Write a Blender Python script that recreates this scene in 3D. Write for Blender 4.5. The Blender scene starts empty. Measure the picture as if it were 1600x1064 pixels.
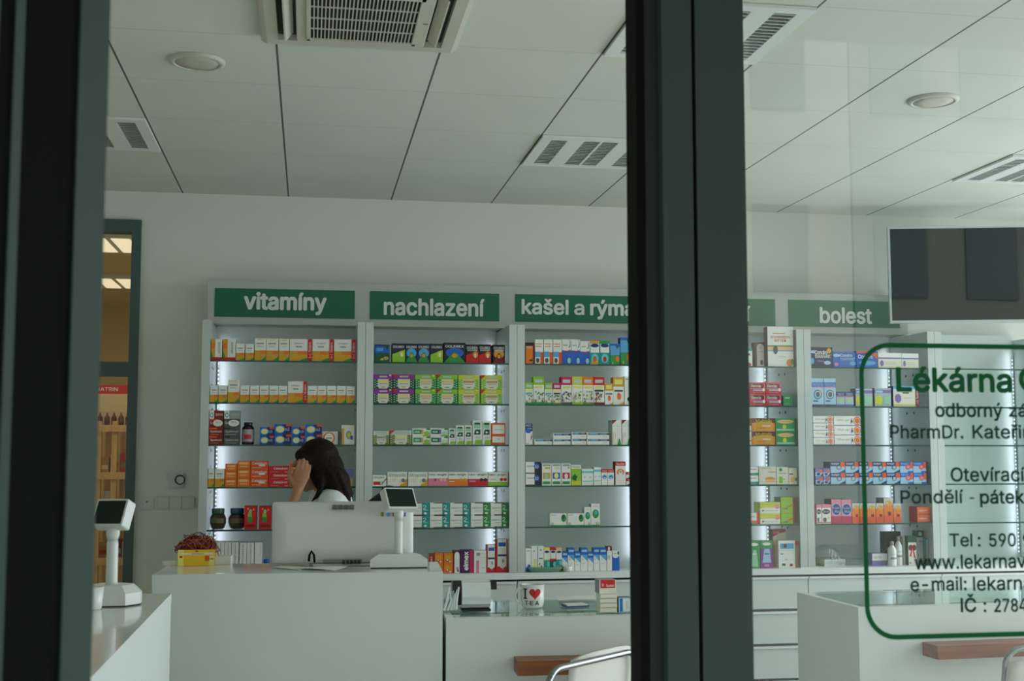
import bpy, math, random
from mathutils import Vector, Matrix
from mathutils.geometry import interpolate_bezier, tessellate_polygon
random.seed(7)
S = bpy.context.scene
COL = S.collection
PI = math.pi

# ------------------------------------------------------------------ camera
FPX = 1930.0; HY = 703.0; VX = 482.0
_p = math.atan((HY - 532) / FPX); _y = math.atan((800 - VX) * math.cos(_p) / FPX)
FW = Vector((math.sin(_y) * math.cos(_p), math.cos(_y) * math.cos(_p), math.sin(_p)))
RT = Vector((math.cos(_y), -math.sin(_y), 0.0)); UP = RT.cross(FW)
EYE = Vector((0, 0, 1.6))
cd = bpy.data.cameras.new('camera'); cam = bpy.data.objects.new('camera', cd); COL.objects.link(cam)
cam.matrix_world = Matrix(((RT.x, UP.x, -FW.x, 0), (RT.y, UP.y, -FW.y, 0), (RT.z, UP.z, -FW.z, 1.6), (0, 0, 0, 1)))
cd.sensor_width = 36; cd.lens = FPX / 1600 * 36; cd.clip_start = 0.05
cd.dof.use_dof = True; cd.dof.focus_distance = 6.4; cd.dof.aperture_fstop = 7.5
S.camera = cam

# ------------------------------------------------------------------ light
w = bpy.data.worlds.new('sky'); S.world = w; w.use_nodes = True
bg = w.node_tree.nodes['Background']; bg.inputs[0].default_value = (0.945, 1.0, 1.05, 1); bg.inputs[1].default_value = 4.7
S.view_settings.view_transform = 'Standard'; S.view_settings.look = 'None'
S.view_settings.gamma = 1; S.view_settings.use_curve_mapping = False; S.view_settings.exposure = 0.12
S.cycles.use_denoising = True
S.cycles.max_bounces = 10; S.cycles.diffuse_bounces = 6; S.cycles.transparent_max_bounces = 24
S.cycles.sample_clamp_indirect = 6.0
def portal(name, loc, rot, sx, sy):
    l = bpy.data.lights.new(name, 'AREA'); l.shape = 'RECTANGLE'; l.size = sx; l.size_y = sy; l.cycles.is_portal = True
    o = bpy.data.objects.new(name, l); COL.objects.link(o); o.location = loc; o.rotation_euler = rot
portal('daylight_portal_front', (2.07, 2.12, 1.55), (PI / 2, 0, PI), 5.7, 2.9)
portal('daylight_portal_side', (5.04, 4.7, 1.53), (PI / 2, 0, PI / 2), 4.5, 2.9)

# ------------------------------------------------------------------ helpers
def at(px, py, Y):
    r = RT * ((px - 800) / FPX) + UP * ((532 - py) / FPX) + FW
    return EYE + r * (Y / r.y)
def atz(px, py, Z):
    r = RT * ((px - 800) / FPX) + UP * ((532 - py) / FPX) + FW
    return EYE + r * ((Z - 1.6) / r.z)
def lin(c):
    return tuple(((v / 255) / 12.92 if v / 255 <= .04045 else ((v / 255 + .055) / 1.055) ** 2.4) for v in c)
PAL = dict(white=(232, 234, 228), cream=(226, 222, 205), grey=(150, 154, 152), lgrey=(196, 202, 200), dgrey=(78, 82, 82), black=(24, 25, 28),
           dk=(50, 58, 66), yellow=(238, 190, 20), orange=(232, 120, 25), dorange=(222, 84, 22), red=(200, 25, 28), dred=(128, 18, 26), maroon=(105, 20, 48),
           pink=(226, 130, 160), magenta=(190, 30, 90), purple=(140, 50, 150), dpurple=(80, 25, 90), violet=(120, 110, 175), blue=(30, 95, 190), dblue=(25, 45, 115),
           navy=(22, 30, 62), sky=(90, 165, 215), lblue=(160, 200, 228), teal=(20, 150, 145), green=(40, 145, 70), dgreen=(15, 85, 55),
           lime=(140, 195, 50), ygreen=(205, 208, 45), olive=(120, 130, 50), mint=(150, 205, 170), lmint=(188, 220, 200), brown=(110, 70, 45),
           dbrown=(55, 38, 30), tan=(190, 150, 100), peach=(240, 190, 130), silver=(175, 185, 190), turq=(95, 205, 205), kraft=(176, 150, 112),
           sgreen=(0, 100, 62), signgreen=(0, 104, 66), lyellow=(236, 226, 120), gold=(214, 160, 40))
_mats = {}
def mat(name, rgb=None, rough=.5, metal=0., spec=.5, noise=0., nscale=8., bump=0.):
    k = (name, rgb, rough, metal, noise, bump)
    if k in _mats: return _mats[k]
    m = bpy.data.materials.new(name); m.use_nodes = True; nt = m.node_tree; b = nt.nodes['Principled BSDF']
    c = lin(rgb if rgb else PAL[name]) + (1,)
    b.inputs['Base Color'].default_value = c; b.inputs['Roughness'].default_value = rough
    b.inputs['Metallic'].default_value = metal; b.inputs['Specular IOR Level'].default_value = spec
    if noise or bump:
        tc = nt.nodes.new('ShaderNodeTexCoord'); n = nt.nodes.new('ShaderNodeTexNoise'); n.inputs['Scale'].default_value = nscale
        n.inputs['Detail'].default_value = 5
        nt.links.new(tc.outputs['Object'], n.inputs['Vector'])
        if noise:
            mx = nt.nodes.new('ShaderNodeMix'); mx.data_type = 'RGBA'
            mx.inputs['A'].default_value = tuple(v * (1 - noise) for v in c[:3]) + (1,)
            mx.inputs['B'].default_value = tuple(min(1, v * (1 + noise)) for v in c[:3]) + (1,)
            nt.links.new(n.outputs['Fac'], mx.inputs['Factor']); nt.links.new(mx.outputs['Result'], b.inputs['Base Color'])
        if bump:
            bp = nt.nodes.new('ShaderNodeBump'); bp.inputs['Strength'].default_value = bump; bp.inputs['Distance'].default_value = .01
            nt.links.new(n.outputs['Fac'], bp.inputs['Height']); nt.links.new(bp.outputs['Normal'], b.inputs['Normal'])
    _mats[k] = m
    return m
def P(c):
    return mat(c, PAL[c], .5)
def glass(name, tint, ior=1.45, rough=0.0):
    m = bpy.data.materials.new(name); m.use_nodes = True; nt = m.node_tree; nt.nodes.clear()
    o = nt.nodes.new('ShaderNodeOutputMaterial'); mx = nt.nodes.new('ShaderNodeMixShader'); t = nt.nodes.new('ShaderNodeBsdfTransparent')
    g = nt.nodes.new('ShaderNodeBsdfGlossy'); f = nt.nodes.new('ShaderNodeFresnel'); 
    gm = nt.nodes.new('ShaderNodeNewGeometry'); im = nt.nodes.new('ShaderNodeMix'); im.inputs['A'].default_value = ior; im.inputs['B'].default_value = 1 / ior
    nt.links.new(gm.outputs['Backfacing'], im.inputs['Factor']); nt.links.new(im.outputs['Result'], f.inputs['IOR'])
    t.inputs[0].default_value = tint + (1,); g.inputs['Roughness'].default_value = rough; g.inputs[0].default_value = (1, 1, 1, 1)
    nt.links.new(f.outputs[0], mx.inputs[0]); nt.links.new(t.outputs[0], mx.inputs[1]); nt.links.new(g.outputs[0], mx.inputs[2])
    nt.links.new(mx.outputs[0], o.inputs[0])
    return m
def emit(name, rgb, st):
    m = bpy.data.materials.new(name); m.use_nodes = True; nt = m.node_tree; b = nt.nodes['Principled BSDF']
    b.inputs['Base Color'].default_value = lin(rgb) + (1,)
    b.inputs['Emission Color'].default_value = lin(rgb) + (1,); b.inputs['Emission Strength'].default_value = st
    return m
def wood(name, a, b_, scale=6., axis=0):
    m = bpy.data.materials.new(name); m.use_nodes = True; nt = m.node_tree; b = nt.nodes['Principled BSDF']
    tc = nt.nodes.new('ShaderNodeTexCoord'); mp = nt.nodes.new('ShaderNodeMapping'); n = nt.nodes.new('ShaderNodeTexNoise')
    sc = [40., 40., 40.]; sc[axis] = 2.5; mp.inputs['Scale'].default_value = sc
    n.inputs['Scale'].default_value = scale / 6; n.inputs['Detail'].default_value = 6
    r = nt.nodes.new('ShaderNodeValToRGB'); r.color_ramp.elements[0].color = lin(a) + (1,); r.color_ramp.elements[1].color = lin(b_) + (1,)
    r.color_ramp.elements[0].position = .3; r.color_ramp.elements[1].position = .7
    nt.links.new(tc.outputs['Object'], mp.inputs[0]); nt.links.new(mp.outputs[0], n.inputs['Vector']); nt.links.new(n.outputs['Fac'], r.inputs[0])
    nt.links.new(r.outputs[0], b.inputs['Base Color']); b.inputs['Roughness'].default_value = .42
    return m

_txt = {}
try: FONT = bpy.data.fonts.load(bpy.utils.system_resource('DATAFILES', path='fonts') + '/Inter.woff2')
except Exception: FONT = None
def _curve(body):
    cu = bpy.data.curves.new('t', 'FONT'); cu.body = body
    if FONT: cu.font = FONT
    o = bpy.data.objects.new('t', cu); COL.objects.link(o)
    dg = bpy.context.evaluated_depsgraph_get(); dg.update(); out = []
    c = o.to_curve(dg)
    for sp in c.splines:
        pts = []; bp = sp.bezier_points; n = len(bp)
        for i in range(n):
            p, q = bp[i], bp[(i + 1) % n]
            straight = (p.handle_right - p.co).length < 1e-5 and (q.handle_left - q.co).length < 1e-5
            r = interpolate_bezier(p.co, p.handle_right, q.handle_left, q.co, 2 if straight else 5)[:-1]
            pts += [(v.x, v.y) for v in r]
        q = []
        for v in pts:
            if not q or abs(v[0] - q[-1][0]) + abs(v[1] - q[-1][1]) > 1e-6: q.append(v)
        if len(q) > 2: out.append(q)
    o.to_curve_clear(); bpy.data.objects.remove(o); bpy.data.curves.remove(cu)
    return out
def _area(p): return sum(p[i - 1][0] * p[i][1] - p[i][0] * p[i - 1][1] for i in range(len(p))) / 2
def _inside(pt, poly):
    c = False; n = len(poly)
    for i in range(n):
        a, b = poly[i], poly[i - 1]
        if (a[1] > pt[1]) != (b[1] > pt[1]) and pt[0] < (b[0] - a[0]) * (pt[1] - a[1]) / (b[1] - a[1]) + a[0]: c = not c
    return c
_gl = {}
def _mx(cs): return max((v[0] for c in cs for v in c), default=0)
def glyph(ch):
    # outlines filled contour by contour, so that strokes which overlap inside a letter fill cleanly
    if ch in _gl: return _gl[ch]
    if 'HH' not in _gl: _gl['HH'] = _mx(_curve('HH')); _gl['stem'] = (lambda p: max(v[0] for v in p) - min(v[0] for v in p))(min(_curve('i'), key=lambda p: min(v[1] for v in p)))
    adv = _mx(_curve('H' + ch + 'H')) - _gl['HH']
    if ch in 'lI':
        top = max(v[1] for c in _curve(ch) for v in c); st = _gl['stem']; adv = st * 2.6
        cs = [[(st * .8, 0), (st * 1.8, 0), (st * 1.8, top), (st * .8, top)]]
    else: cs = _curve(ch)
    vs = []; fs = []
    if ch not in 'lIkK':
        cu = bpy.data.curves.new('t', 'FONT'); cu.body = ch; cu.resolution_u = 4
        if FONT: cu.font = FONT
        o = bpy.data.objects.new('t', cu); COL.objects.link(o); dg = bpy.context.evaluated_depsgraph_get(); dg.update()
        me = o.evaluated_get(dg).to_mesh(); vs = [(v.co.x, v.co.y) for v in me.vertices]; fs = [tuple(p.vertices) for p in me.polygons]
        o.evaluated_get(dg).to_mesh_clear(); bpy.data.objects.remove(o); bpy.data.curves.remove(cu)
    elif cs:
        sg = 1 if _area(max(cs, key=lambda p: abs(_area(p)))) > 0 else -1
        outer = [c for c in cs if _area(c) * sg > 0]; holes = [c for c in cs if _area(c) * sg <= 0]
        for o_ in outer:
            hs = [h for h in holes if _inside(h[0], o_) and o_ is min([q for q in outer if _inside(h[0], q)], key=lambda q: abs(_area(q)))]
            loops = [[Vector((x, y, 0)) for x, y in c] for c in [o_] + hs]
            tri = tessellate_polygon(loops); flat = [(v.x, v.y) for l in loops for v in l]; n = len(vs); vs += flat
            for t in tri:
                A, B, C_ = flat[t[0]], flat[t[1]], flat[t[2]]
                ar = (B[0] - A[0]) * (C_[1] - A[1]) - (C_[0] - A[0]) * (B[1] - A[1])
                fs.append(tuple(n + k for k in (t if ar > 0 else t[::-1])))
    _gl[ch] = (vs, fs, adv)
    return _gl[ch]
def glyph_fine(ch):
    # the same letter cut into thin level strips by winding number, for the large lettering
    k = ch + '*'
    if k in _gl: return _gl[k]
    v0, f0, adv = glyph(ch)
    if ch in 'lI' or not v0: _gl[k] = (v0, f0, adv); return _gl[k]
    segs = []
    for c in _curve(ch):
        for i in range(len(c)):
            a, b = c[i - 1], c[i]
            if a[1] != b[1]: segs.append((a, b, 1) if a[1] < b[1] else (b, a, -1))
    ys = sorted(set([round(p[1], 5) for s_ in segs for p in s_[:2]])); lo, hi = ys[0], ys[-1]
    ys = sorted(set(ys + [lo + (hi - lo) * i / 44 for i in range(45)])); vs = []; fs = []
    for y0, y1 in zip(ys, ys[1:]):
        if y1 - y0 < 1e-5: continue
        ym = (y0 + y1) / 2; cr = []
        for a, b, w_ in segs:
            if a[1] < ym < b[1]:
                g = (b[0] - a[0]) / (b[1] - a[1]); cr.append((a[0] + g * (ym - a[1]), a[0] + g * (y0 - a[1]), a[0] + g * (y1 - a[1]), w_))
        cr.sort(); wn = 0
        for q in cr:
            if wn == 0: st = q
            wn += q[3]
            if wn == 0: n = len(vs); vs += [(st[1], y0), (q[1], y0), (q[2], y1), (st[2], y1)]; fs.append((n, n + 1, n + 2, n + 3))
    _gl[k] = (vs, fs, adv)
    return _gl[k]
def text_geo(s_, fine=False):
    if fine:
        vs = []; fs = []; x = 0
        for ch in s_:
            v, f, a = glyph_fine(ch); n = len(vs); vs += [(p[0] + x, p[1]) for p in v]; fs += [tuple(n + k for k in t) for t in f]; x += a
        return vs, fs, (min(v[0] for v in vs), min(v[1] for v in vs), max(v[0] for v in vs), max(v[1] for v in vs))
    if s_ in _txt: return _txt[s_]
    vs = []; fs = []; x = 0
    for ch in s_:
        v, f, a = glyph(ch); n = len(vs); vs += [(p[0] + x, p[1]) for p in v]; fs += [tuple(n + k for k in t) for t in f]; x += a
    _txt[s_] = (vs, fs, (min(v[0] for v in vs), min(v[1] for v in vs), max(v[0] for v in vs), max(v[1] for v in vs)) if vs else (0, 0, 1, 1))
    return _txt[s_]

class MB:
    def __init__(s): s.v = []; s.f = []; s.m = []; s.sm = []; s.mats = []
    def mi(s, m):
        if m not in s.mats: s.mats.append(m)
        return s.mats.index(m)
    def add(s, vs, fs, m, smooth=False, M=None):
        n = len(s.v); i = s.mi(m)
        s.v += [tuple(M @ Vector(v)) if M else tuple(v) for v in vs]
        for f in fs: s.f.append(tuple(n + a for a in f)); s.m.append(i); s.sm.append(smooth)
    def box(s, x0, x1, y0, y1, z0, z1, m, front=None, side=None, top=None, M=None):
        v = [(x0, y0, z0), (x1, y0, z0), (x1, y1, z0), (x0, y1, z0), (x0, y0, z1), (x1, y0, z1), (x1, y1, z1), (x0, y1, z1)]
        s.add(v, [(0, 1, 5, 4)], front or m, M=M); s.add(v, [(4, 5, 6, 7)], top or m, M=M)
        s.add(v, [(1, 2, 6, 5), (3, 0, 4, 7)], side or m, M=M); s.add(v, [(2, 3, 7, 6), (0, 3, 2, 1)], m, M=M)
    def prism(s, pts, axis, a, b, m, M=None):
        # pts: 2D outline; axis 'y': (x,z) extruded along y ; 'z': (x,y) ; 'x': (y,z)
        n = len(pts)
        def q(p, t): return (p[0], t, p[1]) if axis == 'y' else ((p[0], p[1], t) if axis == 'z' else (t, p[0], p[1]))
        vs = [q(p, a) for p in pts] + [q(p, b) for p in pts]
        fs = [tuple(range(n)), tuple(range(2 * n - 1, n - 1, -1))] + [(i, i + n, (i + 1) % n + n, (i + 1) % n) for i in range(n)]
        s.add(vs, fs, m, M=M)
    def rev(s, prof, m, seg=24, M=None, cap=True, mats=None):
        # lathe around z, prof list of (r,z)
        n = len(prof); vs = []
        for r, z in prof:
            for k in range(seg): a = 2 * PI * k / seg; vs.append((r * math.cos(a), r * math.sin(a), z))
        for i in range(n - 1):
            fs = [(i * seg + k, i * seg + (k + 1) % seg, (i + 1) * seg + (k + 1) % seg, (i + 1) * seg + k) for k in range(seg)]
            s.add([], [], m)
            if i == 0: base = len(s.v); s.v += [tuple(M @ Vector(v)) if M else v for v in vs]
            mm = s.mi(mats[i] if mats else m)
            for f in fs: s.f.append(tuple(base + a for a in f)); s.m.append(mm); s.sm.append(True)
        if cap:
            for i, rv in ((0, True), (n - 1, False)):
                f = [base + i * seg + k for k in range(seg)]
                if rv: f = f[::-1]
                s.f.append(tuple(f)); s.m.append(s.mi((mats[0] if rv else mats[-1]) if mats else m)); s.sm.append(False)
    def tube(s, pts, r, m, seg=12, M=None):
        pts = [Vector(p) for p in pts]; n = len(pts); vs = []
        t0 = (pts[1] - pts[0]).normalized(); a = Vector((0, 0, 1)) if abs(t0.z) < .9 else Vector((1, 0, 0)); nrm = t0.cross(a).normalized()
        for i, p in enumerate(pts):
            t = (pts[min(i + 1, n - 1)] - pts[max(i - 1, 0)]).normalized()
            nrm = (nrm - t * nrm.dot(t)).normalized(); b = t.cross(nrm)
            rr = r[i] if isinstance(r, (list, tuple)) else r
            for k in range(seg):
                an = 2 * PI * k / seg; vs.append(p + (nrm * math.cos(an) + b * math.sin(an)) * rr)
        fs = [(i * seg + k, i * seg + (k + 1) % seg, (i + 1) * seg + (k + 1) % seg, (i + 1) * seg + k) for i in range(n - 1) for k in range(seg)]
        s.add(vs, fs, m, True, M)
        s.add([vs[k] for k in range(seg)], [tuple(range(seg))[::-1]], m, False, M); s.add([vs[(n - 1) * seg + k] for k in range(seg)], [tuple(range(seg))], m, False, M)
    def text(s, t, x0, z0, x1, z1, y, m, bold=0.0, vert=False, keep=False, fine=False):
        vs, fs, (a, b, c, d) = text_geo(t, fine)
        if not vs: return
        if bold > .015 and not keep:
            k = bold * (z1 - z0); n = 6 if bold > .025 else 4
            for q in range(n):
                t_ = 2 * PI * q / n; s.text(t, x0 + k * math.cos(t_), z0 + k * math.sin(t_), x1 + k * math.cos(t_), z1 + k * math.sin(t_), y - .00012 * (q + 1), m, bold, vert, True, fine)
        if vert:
            o = [(x0 + (1 - (v[1] - b) / (d - b)) * (x1 - x0), y, z0 + (v[0] - a) / (c - a) * (z1 - z0)) for v in vs]
        else:
            o = [(x0 + (v[0] - a) / (c - a) * (x1 - x0), y, z0 + (v[1] - b) / (d - b) * (z1 - z0)) for v in vs]
        s.add(o, fs, m)
    def build(s, name, parent=None, loc=(0, 0, 0), rz=0, bevel=0, rot=None):
        me = bpy.data.meshes.new(name); me.from_pydata(s.v, [], s.f)
        for m in s.mats: me.materials.append(m)
        me.polygons.foreach_set('material_index', s.m); me.polygons.foreach_set('use_smooth', s.sm); me.update()
        o = bpy.data.objects.new(name, me); COL.objects.link(o); o.location = loc; o.rotation_euler = rot or (0, 0, rz)
        if parent: o.parent = parent
        if bevel:
            b = o.modifiers.new('bevel', 'BEVEL'); b.width = bevel; b.segments = 2; b.limit_method = 'ANGLE'
        return o
def tag(o, label, cat, group=None, kind=None):
    if label: o['label'] = label
    if cat: o['category'] = cat
    if group: o['group'] = group
    if kind: o['kind'] = kind
    return o
def empty(name, label, cat, loc=(0, 0, 0), rz=0, group=None):
    o = bpy.data.objects.new(name, None); COL.objects.link(o); o.empty_display_size = .05
    o.location = loc; o.rotation_euler = (0, 0, rz)
    return tag(o, label, cat, group)
def struct(mb, name, parent=None, **k):
    o = mb.build(name, parent, **k)
    if not parent: o['kind'] = 'structure'
    return o
def bx(x0, x1, y0, y1, z0, z1, m):
    b = MB(); b.box(x0, x1, y0, y1, z0, z1, m); return b
def arc(cx, cy, r, a0, a1, n=8):
    return [(cx + r * math.cos(a0 + (a1 - a0) * k / n), cy + r * math.sin(a0 + (a1 - a0) * k / n)) for k in range(n + 1)]
def rrect(x0, y0, x1, y1, r, n=6):
    return arc(x1 - r, y1 - r, r, 0, PI / 2, n) + arc(x0 + r, y1 - r, r, PI / 2, PI, n) + arc(x0 + r, y0 + r, r, PI, 1.5 * PI, n) + arc(x1 - r, y0 + r, r, 1.5 * PI, 2 * PI, n)

# ------------------------------------------------------------------ key dimensions
YG = 2.2        # shop window plane
YF = 6.72       # front edge of the shelving posts
YH = 7.04       # face of the header board
YB = 7.22       # back panel of the shelving
YW = 7.25       # back wall
ZC = 3.078      # ceiling
XL, XR = -2.4, 5.0
BU = [-.0844, .0443, .1684, .2929, .4173, .5377, .662]   # bay boundaries, tangent units
BX = [u * YF for u in BU]
SU = [.0705, .0370, .0038, -.0295, -.0628]
SZ = [1.6 + u * YF for u in SU]
ZWT = .934      # worktop surface

M_wall = mat('wall_paint', (222, 224, 216), .85, noise=.02, nscale=3)
M_white = mat('white_laminate', (226, 232, 229), .35)
M_gloss = mat('white_gloss_laminate', (228, 232, 228), .08)
M_alu = mat('silver_laminate', (196, 206, 203), .3, .3)
M_count = mat('counter_laminate', (208, 217, 214), .35)
M_alug = mat('brushed_aluminium', (205, 214, 216), .28, .6)
M_frame = mat('dark_green_grey_aluminium', (36, 52, 47), .5, spec=.25)
M_frame_in = mat('slate_grey_aluminium', (70, 92, 92), .45)
M_rub = mat('black_rubber', (4, 4, 4), .7, spec=.08)
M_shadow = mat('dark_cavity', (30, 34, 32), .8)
M_plast = mat('off_white_plastic', (214, 214, 204), .4)
M_plastc = mat('light_grey_plastic', (205, 210, 206), .35)
M_chrome = mat('chrome', (150, 154, 156), .16, 1.)
M_pane = glass('window_glass', (.95, .965, .96))
M_shelfg = glass('shelf_glass', (.93, .985, .96))
M_gedge = mat('green_glass_edge', (12, 70, 56), .15)
M_screen = mat('dark_screen', (26, 40, 35), .3, spec=.12)

# ------------------------------------------------------------------ setting
def ceiling_mat():
    m = bpy.data.materials.new('ceiling_tiles'); m.use_nodes = True; nt = m.node_tree; b = nt.nodes['Principled BSDF']
    N = nt.nodes.new; L = nt.links.new
    g = N('ShaderNodeNewGeometry'); sp = N('ShaderNodeSeparateXYZ'); L(g.outputs['Position'], sp.inputs[0])
    def ma(op, a, b_=None):
        n = N('ShaderNodeMath'); n.operation = op
        for i, v in enumerate((a, b_)):
            if v is None: continue
            if isinstance(v, (int, float)): n.inputs[i].default_value = v
            else: L(v, n.inputs[i])
        return n.outputs[0]
    def line(ax, off, hw):
        t = ma('SUBTRACT', sp.outputs[ax], off); t = ma('DIVIDE', t, .6); t = ma('FRACT', t); t = ma('SUBTRACT', t, .5); t = ma('ABSOLUTE', t)
        return ma('GREATER_THAN', t, .5 - hw / .6)
    lx = line('X', .463, .0042); ly = line('Y', 4.4, .0022)
    n = N('ShaderNodeTexNoise'); n.inputs['Scale'].default_value = 2.2; L(g.outputs['Position'], n.inputs['Vector'])
    r = N('ShaderNodeValToRGB'); r.color_ramp.elements[0].color = lin((200, 204, 193)) + (1,); r.color_ramp.elements[1].color = lin((212, 216, 205)) + (1,); L(n.outputs['Fac'], r.inputs[0])
    m1 = N('ShaderNodeMix'); m1.data_type = 'RGBA'; L(ly, m1.inputs['Factor']); L(r.outputs[0], m1.inputs['A']); m1.inputs['B'].default_value = lin((180, 184, 174)) + (1,)
    m2 = N('ShaderNodeMix'); m2.data_type = 'RGBA'; L(lx, m2.inputs['Factor']); L(m1.outputs['Result'], m2.inputs['A']); m2.inputs['B'].default_value = lin((82, 88, 80)) + (1,)
    L(m2.outputs['Result'], b.inputs['Base Color']); b.inputs['Roughness'].default_value = .9
    return m
M_floor = mat('pale_floor_tiles', (196, 196, 184), .35, noise=.05, nscale=4)
struct(bx(XL, XR, YG + .02, YW, -.1, 0, M_floor), 'floor')
struct(bx(XL, XR, YG + .02, YW, ZC, ZC + .1, ceiling_mat()), 'ceiling')
struct(bx(XL - .15, XL, YG + .02, YW + .2, -.1, ZC + .1, M_wall), 'wall_left')
# back wall with the opening of the side door
dR = at(222, 345, YW); DX1 = dR.x; DZ = dR.z; DX0 = DX1 - 1.05
b = MB(); b.box(DX1, XR, YW, YW + .15, -.1, ZC + .1, M_wall); b.box(XL, DX0, YW, YW + .15, -.1, ZC + .1, M_wall); b.box(DX0, DX1, YW, YW + .15, DZ, ZC + .1, M_wall)
struct(b, 'wall_back')
# right wall with a window
b = MB(); b.box(XR, XR + .2, YG, 2.45, -.1, ZC + .1, M_wall); b.box(XR, XR + .2, 6.95, YW + .15, -.1, ZC + .1, M_wall)
b.box(XR, XR + .2, 2.45, 6.95, -.1, .1, M_wall); b.box(XR, XR + .2, 2.45, 6.95, 2.95, ZC + .1, M_wall)
struct(b, 'wall_right')
b = MB()
for y in (2.45, 4.67, 6.89): b.box(XR + .04, XR + .1, y, y + .06, .1, 2.95, M_frame)
b.box(XR + .04, XR + .1, 2.45, 6.95, .1, .16, M_frame); b.box(XR + .04, XR + .1, 2.45, 6.95, 2.89, 2.95, M_frame)
w2 = struct(b, 'window_2'); bx(XR + .066, XR + .074, 2.51, 6.89, .16, 2.89, M_pane).build('window_pane', w2)

# side door (dark frame, glazed) in the back wall
fw = dR.x - at(204, 480, YW).x
ztr0 = at(205, 588, YW).z; ztr1 = at(205, 566, YW).z; ztop = at(205, 364, YW).z
b = MB(); yy = (YW - .03, YW + .06)
b.box(DX1 - fw, DX1, *yy, 0, DZ, M_frame_in); b.box(DX0, DX0 + fw, *yy, 0, DZ, M_frame_in)
b.box(DX0 + fw, DX1 - fw, *yy, ztop, DZ, M_frame_in); b.box(DX0 + fw, DX1 - fw, *yy, ztr0, ztr1, M_frame_in); b.box(DX0 + fw, DX1 - fw, *yy, 0, .12, M_frame_in)
d2 = struct(b, 'door_2')
bx(DX0 + fw, DX1 - fw, YW + .01, YW + .018, ztr1, ztop, M_pane).build('transom_pane', d2)
bx(DX0 + fw, DX1 - fw, YW + .01, YW + .018, .12, ztr0, M_pane).build('door_pane', d2)

# back room
M_warm = mat('warm_cream_paint', (214, 196, 140), .8)
BR = (-2.6, -.3, YW + .15, 11.6)
b = MB(); b.box(BR[0], BR[1], BR[2], BR[3], 2.9, 3.0, M_warm); c2 = struct(b, 'ceiling_back_room')
struct(bx(BR[0], BR[1], BR[2], BR[3], -.1, 0, M_floor), 'floor_back_room')
b = MB(); b.box(BR[0], BR[1], BR[3], BR[3] + .1, -.1, 3.0, M_warm); struct(b, 'wall_back_room_far')
struct(bx(BR[0] - .1, BR[0], BR[2], BR[3], -.1, 3., M_warm), 'wall_back_room_left'); struct(bx(BR[1], BR[1] + .1, BR[2], BR[3], -.1, 3., M_warm), 'wall_back_room_right')
M_lampon = emit('lit_lamp_tube', (255, 236, 200), .75)
for i, (px, py) in enumerate(((178, 381), (185, 441))):
    p = atz(px, py, 2.88)
    e = empty('ceiling_lamp', ('lit ceiling lamp in the back room, nearer the top of the door glass', 'lit ceiling lamp in the back room, just above the door transom')[i], 'ceiling lamp', (p.x, p.y, 2.9), 0, 'lit lamps in the back room')
    m = MB(); m.box(-.3, .3, -.3, .3, -.03, -.001, M_white); m.build('lamp_housing', e)
    for k in range(4):
        t = MB(); t.box(-.27 + k * .145, -.16 + k * .145, -.26, .26, -.034, -.0301, M_lampon); t.build('lamp_tube', e)
    ld = bpy.data.lights.new('lamp_light', 'AREA'); ld.size = .5; ld.energy = 5.5; ld.color = (1, .84, .58); lo = bpy.data.objects.new('lamp_light', ld); COL.objects.link(lo); lo.parent = e; lo.location = (0, 0, -.06)

# ------------------------------------------------------------------ shop front
mx0 = at(981, 500, YG + .06).x; mx1 = at(1160, 500, YG).x
def mxs(px): return at(px, 500, YG).x
WX0 = mx1; WX1 = 4.9
b = MB()
b.box(mxs(1031), mxs(1078), YG - .03, YG + .06, 0, ZC + .1, M_frame)
b.box(mxs(1084), mx1, YG - .03, YG + .06, 0, ZC + .1, M_frame)
b.box(mxs(1078), mxs(1084), YG - .015, YG + .06, 0, ZC + .1, M_rub)
b.box(mxs(1008), mxs(1031), YG - .005, YG + .06, 0, ZC + .1, mat('rebate_aluminium', (24, 31, 29), .5, spec=.25))
b.box(at(981, 500, YG + .06).x, mxs(1008), YG - .012, YG + .06, 0, ZC + .1, M_rub)
struct(b, 'trim_1')
b = MB()
b.box(mx1, WX1, YG - .03, YG + .06, 0, .12, M_frame); b.box(mx1, WX1, YG - .03, YG + .06, 2.95, ZC + .1, M_frame)
b.box(WX1 - .08, WX1, YG - .03, YG + .06, .12, 2.95, M_frame); b.box(3.0, 3.08, YG - .03, YG + .06, .12, 2.95, M_frame)
w1 = struct(b, 'window_1')
bx(mx1, WX1 - .08, YG + .01, YG + .02, .12, 2.95, M_pane).build('window_pane', w1)
struct(bx(XL - .15, -.78, YG - .05, YG + .15, -.1, ZC + .3, M_wall), 'wall_front'); struct(bx(WX1, XR + .2, YG - .05, YG + .15, -.1, ZC + .3, M_wall), 'wall_front_right')
struct(bx(-.78, WX1, YG - .05, YG + .15, ZC + .1, ZC + .3, M_wall), 'wall_front_top')
struct(bx(-.78, -.72, YG - .03, YG + .06, 0, ZC + .1, M_frame), 'trim_2')
struct(bx(-.72, mx0, YG - .03, YG + .06, 2.95, ZC + .1, M_frame), 'trim_3')

# open entrance door leaf, seen nearly edge on
ex = at(151, 500, 1.4); hx, hy = -.716, YG - .03
e = empty('door_1', None, None, (hx, hy, 0)); del_keys = None; e['kind'] = 'structure'
dv = Vector((ex.x - .055 - hx, 1.4 - hy)); LL = dv.length; ang = math.atan2(dv.y, dv.x); e.rotation_euler = (0, 0, ang)
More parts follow.
